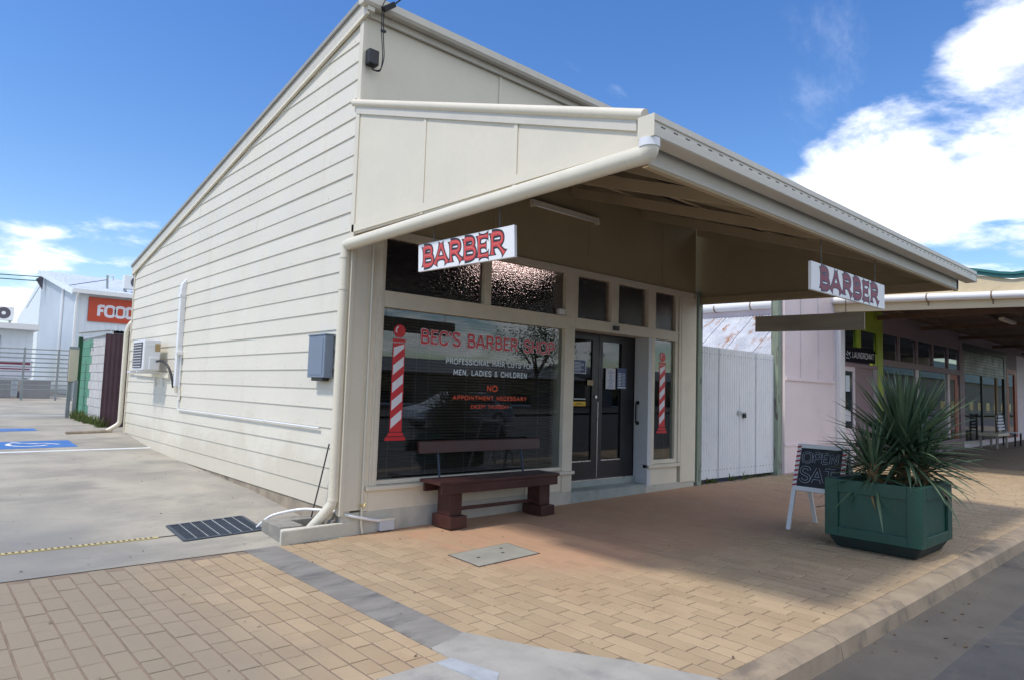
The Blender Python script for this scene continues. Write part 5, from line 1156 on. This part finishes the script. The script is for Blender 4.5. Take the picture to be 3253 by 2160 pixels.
bnr = thing('red_lettered_board', 'low white board with a red stripe behind the yard gate', 'sign', (-1.2, 24.6, 1.4)); B(-2.4, .02, 24.55, 24.6, 1.45, 2.1).build('board', LETTERW, bnr); B(-2.4, -.05, 24.535, 24.55, 1.94, 2.02).build('red_stripe', DREDP, bnr); B(-2.4, -.05, 24.535, 24.55, 1.76, 1.80).build('red_stripe', DREDP, bnr); MB().box(-2.3, -2.2, 24.56, 24.66, .7, 1.45).box(-.2, -.1, 24.56, 24.66, .7, 1.45).build('board_leg', STEELG, bnr)
sh = thing('food_store_shed', 'big white ribbed steel store building with an orange FOOD sign at the rear', 'building', (8, 32, .8))
X0, Y0 = 1.66, 27.
def ribs(m, p0, du, dv, pitch, d):
    p0, du, dv = Vector(p0), Vector(du), Vector(dv); ln = du.length; t = du/ln; n = t.cross(dv).normalized(); k = int(ln/pitch)
    for i in range(k):
        a = p0+t*(pitch*(i+.5)); m.obox(a+dv/2+n*d/2, t*.018, n*d/2, dv/2)
    return m
B(X0, 16, Y0, 48, .5, 5.15).build('wall', SHEDW, sh)
MB().prism([(X0+.001, Y0, 5.1), (X0+.001, 48.3, 5.1), (X0+.001, 37.7, 7.05)], (.2, 0, 0)).build('gable_wall', SHEDW, sh)
ribs(MB(), (X0, Y0, .9), (14, 0, 0), (0, 0, 4.15), .25, .025).build('front_ribs', SHEDW, sh, kind='stuff')
gr_ = MB(); 
for i in range(44):
    y = Y0+.12+.25*i; gr_.box(X0-.022, X0, y-.016, y+.016, .9, 5.2+max(0, (y-Y0)*.18)-.05)
gr_.build('gable_ribs', SHEDW, sh, kind='stuff')
MB().prism([(X0-.25, Y0-.35, 5.10), (X0-.25, 37.7, 7.12), (X0-.25, 37.7, 7.20), (X0-.25, Y0-.35, 5.18)], (14.6, 0, 0)).build('roof', SHEDR, sh)
rr = MB()
for i in range(24):
    x = X0-.2+.25*i; rr.bar((x, Y0-.33, 5.195), (x, 37.7, 7.215), .04, .03)
rr.build('roof_ribs', SHEDR, sh, kind='stuff')
MB().prism([(X0-.25, Y0-.47, 5.02), (X0-.25, Y0-.36, 5.02), (X0-.25, Y0-.36, 5.19), (X0-.25, Y0-.47, 5.19)], (14.6, 0, 0)).build('eave_gutter', WHITEP, sh)
MB().prism([(X0-.26, Y0-.35, 4.95), (X0-.26, 37.7, 6.98), (X0-.26, 37.7, 7.2), (X0-.26, Y0-.35, 5.16)], (.05, 0, 0)).build('barge_board', SHEDW, sh)
MB().tube(bend([(X0-.05, Y0-.4, 5.05), (X0-.05, Y0-.15, 4.75), (X0-.05, Y0-.1, .9)], .1), .05, 8).build('downpipe', WHITEP, sh)
MB().tube([(X0-.06, 30.3, .9), (X0-.06, 30.3, 6.0)], .06, 8).build('wall_pipe', WHITEP, sh)
fs = thing('food_sign', 'orange red FOOD sign panel with white letters on the rear store wall', 'sign', (3.5, Y0, 3.9)); B(2.07, 5.2, Y0-.08, Y0-.03, 3.915, 4.945).build('sign_panel', ORANGE, fs)
letters(fs, 'FOOD', (2.42, Y0-.08, 4.16), (1, 0, 0), (0, 0, 1), (0, -1, 0), 1.38, .45, .115, LETTERW, .004, gap=.10, step=.0008, name='letter')
def acunit(x, y, z, label, s_=1.):
    t = thing('air_conditioner', label, 'air conditioner', (x+.45*s_, y+.2, z)); B(x, x+.9*s_, y, y+.35, z, z+.62*s_).build('casing', ACW, t, bevel=.02)
    c = Vector((x+.52*s_, y-.004, z+.32*s_)); MB().disc(c, (1, 0, 0), (0, 0, 1), .26*s_, .26*s_, 24).build('fan_grille', GRILLE, t); MB().disc(c-Vector((0, .004, 0)), (1, 0, 0), (0, 0, 1), .08*s_, .08*s_, 16).build('fan_hub', ACW, t)
    MB().box(x+.05, x+.12, y, y+.3, z-.12, z).box(x+.75*s_, x+.82*s_, y, y+.3, z-.12, z).build('foot', STEELG, t)
acunit(3.55, 28.0, 5.58, 'white air conditioner on the store roof beside the roof corner of the barber shop')
acunit(-1.30, 26.0, 3.62, 'white air conditioner on the flat roof of the low rear annex', .85)
vp = thing('roof_antenna', 'thin roof antenna mast with a small hooked head on the store roof', 'antenna', (3.0, 28.5, 5.5)); MB().tube([(3.0, 28.5, 5.45), (2.97, 28.5, 6.15)], .045, 8).build('mast', STEELG, vp); MB().tube([(2.97, 28.5, 6.12), (3.2, 28.5, 6.16), (3.22, 28.5, 5.95)], .035, 7).build('head', LETTERW, vp)
MB().tube([(X0-.2, 28.0, 5.45), (2.98, 28.5, 5.95)], .015, 6).build('stay_wire', BLACK, vp)
an = thing('rear_annex', 'low white flat-roofed annex left of the FOOD store', 'building', (-3, 27, .8)); B(-9, .06, 25.3, 33, .5, 3.25).build('wall', SHEDW, an); ribs(MB(), (-9, 25.3, .9), (9, 0, 0), (0, 0, 2.3), .25, .02).build('wall_ribs', SHEDW, an, kind='stuff'); B(-9.2, .20, 24.85, 33, 3.25, 3.46).build('roof', WHITEP, an); B(-1.2, -.95, 25.27, 25.3, .8, 3.0).build('doorway', GRILLE, an)
wb_ = thing('cable_bracket', 'dark wall bracket on the store gable with two overhead wires', 'bracket', (1.4, 36, 6.2)); MB().prism([(1.50, 36.2, 6.05), (1.50, 36.2, 6.75), (1.42, 36.2, 6.75), (1.20, 36.2, 6.55)], (.0, .25, 0)).build('bracket_plate', GRILLE, wb_); MB().bar((1.4, 36.3, 6.2), (.9, 36.3, 5.0), .04, .04).build('bracket_stay', GALV, wb_)
for dzz in (0, -.22): MB().tube([(1.35, 36.2, 6.68+dzz), (-1.0, 36.0, 6.52+dzz*.9), (-6, 35.5, 6.6+dzz)], .022, 6).build('overhead_wire', BLACK, wb_)

# ================================================================== ACROSS THE STREET (seen mirrored in the glass)
ob = thing('opposite_shop', 'low brown brick shop across the street mirrored in the window', 'building', (4, -32, 0))
B(-8, 12, -38, -30, -.1, 3.4).build('wall', BRICKO, ob); MB().prism([(-8.6, -29.3, 3.3), (-8.6, -38.6, 3.3), (-8.6, -34, 4.9)], (21, 0, 0)).build('roof', ROOFO, ob)
for x in (-6, -2.5, 1, 4.5, 8): f = B(x, x+2.2, -29.995, -29.96, .5, 2.4).build('window', GLASSO, ob); B(x-.08, x+2.28, -29.99, -29.94, .40, .5).build('sill', WHITEP, f)
B(-8.3, 12.3, -30, -27.6, 2.9, 3.05).build('awning', ROOFO, ob)
for nm, lab, xa, xb, hh, mm_, rm_ in (('opposite_hall', 'long dark-roofed hall across the street left of the brown brick shop', -46, -9.5, 3.4, BRICKO, ROOFO), ('opposite_store', 'low brown store across the street beyond the brown brick shop', 17, 38, 2.7, BRICKO, ROOFO), ('opposite_workshop', 'wide grey workshop on the opposite street side', 40, 100, 3.0, mat('far_tin', (.22, .22, .20), .6), ROOFO), ('opposite_depot', 'beige depot with teal roof at the far end of the opposite street side', 102, 280, 6.0, mat('far_beige', (.40, .34, .24), .8), mat('far_teal_roof', (.09, .14, .125), .6))):
    t = thing(nm, lab, 'building', ((xa+xb)/2, -35, 0)); B(xa, xb, -42, -30.5, -.1, hh).build('wall', mm_, t); MB().prism([(xa-.4, -30, hh-.1), (xa-.4, -42.5, hh-.1), (xa-.4, -36, hh+(1.1 if hh < 5 else 4.))], (xb-xa+.8, 0, 0)).build('roof', rm_, t)
    x = xa+1.5
    while x < xb-3: f = B(x, x+2.4, -30.495, -30.46, .6, 2.3).build('window', GLASSO, t); B(x-.08, x+2.48, -30.49, -30.43, .48, .6).build('sill', WHITEP, f); x += 5.5
tr_ = thing('street_tree', 'leafy street tree across the road mirrored in the window', 'tree', (28.5, -27, 0)); random.seed(4)
MB().tube([(28.5, -27, -.1), (28.4, -27, 1.5), (28.6, -26.9, 3.0)], [.22, .17, .13], 9).build('trunk', BARK, tr_)
for a in range(5): MB().tube([(28.6, -26.9, 2.8), (28.6+1.0*math.cos(a*1.26), -26.9+1.0*math.sin(a*1.26), 4.2), (28.6+1.9*math.cos(a*1.26), -26.9+1.9*math.sin(a*1.26), 5.2)], [.09, .05, .02], 6).build('limb', BARK, tr_)
cr_ = MB()
for i in range(60):
    c = Vector((28.6, -26.9, 5.0))+Vector((random.gauss(0, 1.3), random.gauss(0, 1.3), random.gauss(0, .95)))
    for j in range(38):
        p = c+Vector((random.gauss(0, .28), random.gauss(0, .28), random.gauss(0, .24))); u = Vector((random.gauss(0, 1), random.gauss(0, 1), random.gauss(0, 1))).normalized(); v = u.orthogonal().normalized()
        cr_.add([p-u*.09, p+v*.04, p+u*.09, p-v*.04], [(0, 1, 2, 3)])
cr_.build('crown', LEAFT, tr_)
car = thing('parked_car', 'silver sedan parked across the street mirrored in the window', 'car', (12.9, -15, -.1)); z0 = .03
def carpoly(pts, y0, y1): return MB().prism([(x+7.7, y0, z+z0) for x, z in pts], (0, y1-y0, 0))
carpoly([(2.9, .35), (3.0, .75), (3.9, .93), (6.6, .95), (7.3, .85), (7.4, .40), (7.2, .25), (3.1, .25)], -15.8, -14.1).build('body', CARP, car, bevel=.06)
carpoly([(3.75, .92), (4.75, 1.40), (5.9, 1.42), (6.8, .94)], -15.65, -14.25).build('cabin', CARP, car, bevel=.05)
carpoly([(4.05, .96), (4.82, 1.34), (5.25, 1.35), (5.25, .96)], -14.25, -14.235).build('side_window', BLACK, car); carpoly([(5.33, .96), (5.33, 1.35), (5.85, 1.35), (6.45, .96)], -14.25, -14.235).build('side_window', BLACK, car)
for x in (11.45, 14.2):
    MB().tube([(x, -14.32, .33+z0), (x, -14.08, .33+z0)], .33, 20).build('wheel', RUBBER, car); MB().tube([(x, -14.08, .33+z0), (x, -14.06, .33+z0)], .21, 16).build('rim', ALU, car); MB().tube([(x, -15.85, .33+z0), (x, -15.6, .33+z0)], .33, 20).build('wheel', RUBBER, car)
B(10.58, 10.63, -14.5, -14.2, .62+z0, .74+z0).build('headlight', WHITEP, car)

lit = MB(); random.seed(31)
def fleck(x, y, z, r):
    a = random.uniform(0, 6.28); u = Vector((math.cos(a), math.sin(a), random.uniform(-.3, .3))); v = Vector((-math.sin(a), math.cos(a), random.uniform(-.3, .3)))
    lit.add([(Vector((x, y, z+.004))+u*r), Vector((x, y, z+.007))+v*r*.45, Vector((x, y, z+.004))-u*r, Vector((x, y, z+.003))-v*r*.4], [(0, 1, 2, 3)])
for i in range(70): 
    x = random.uniform(-3, 6.2); fleck(x, random.uniform(-4.2, -.2), gz(x)+.003, random.choice((.006, .008, .012, .018)))
for i in range(60):
    x = random.uniform(0, 7); fleck(x, -4.46-abs(random.gauss(0, .18)), gz(x)-.122, random.choice((.01, .015, .025)))
for i in range(70):
    y = random.uniform(0, 6); fleck(random.uniform(-3, -.2), y, dz(y)+.003, random.choice((.006, .009, .014)))
tag(lit.build('leaf_litter', mat('dark_dry_leaf', (.10, .065, .035), .9, .4, 30.), kind='stuff'), 'small dry leaves and grit scattered over the footpath and gutter', 'litter')
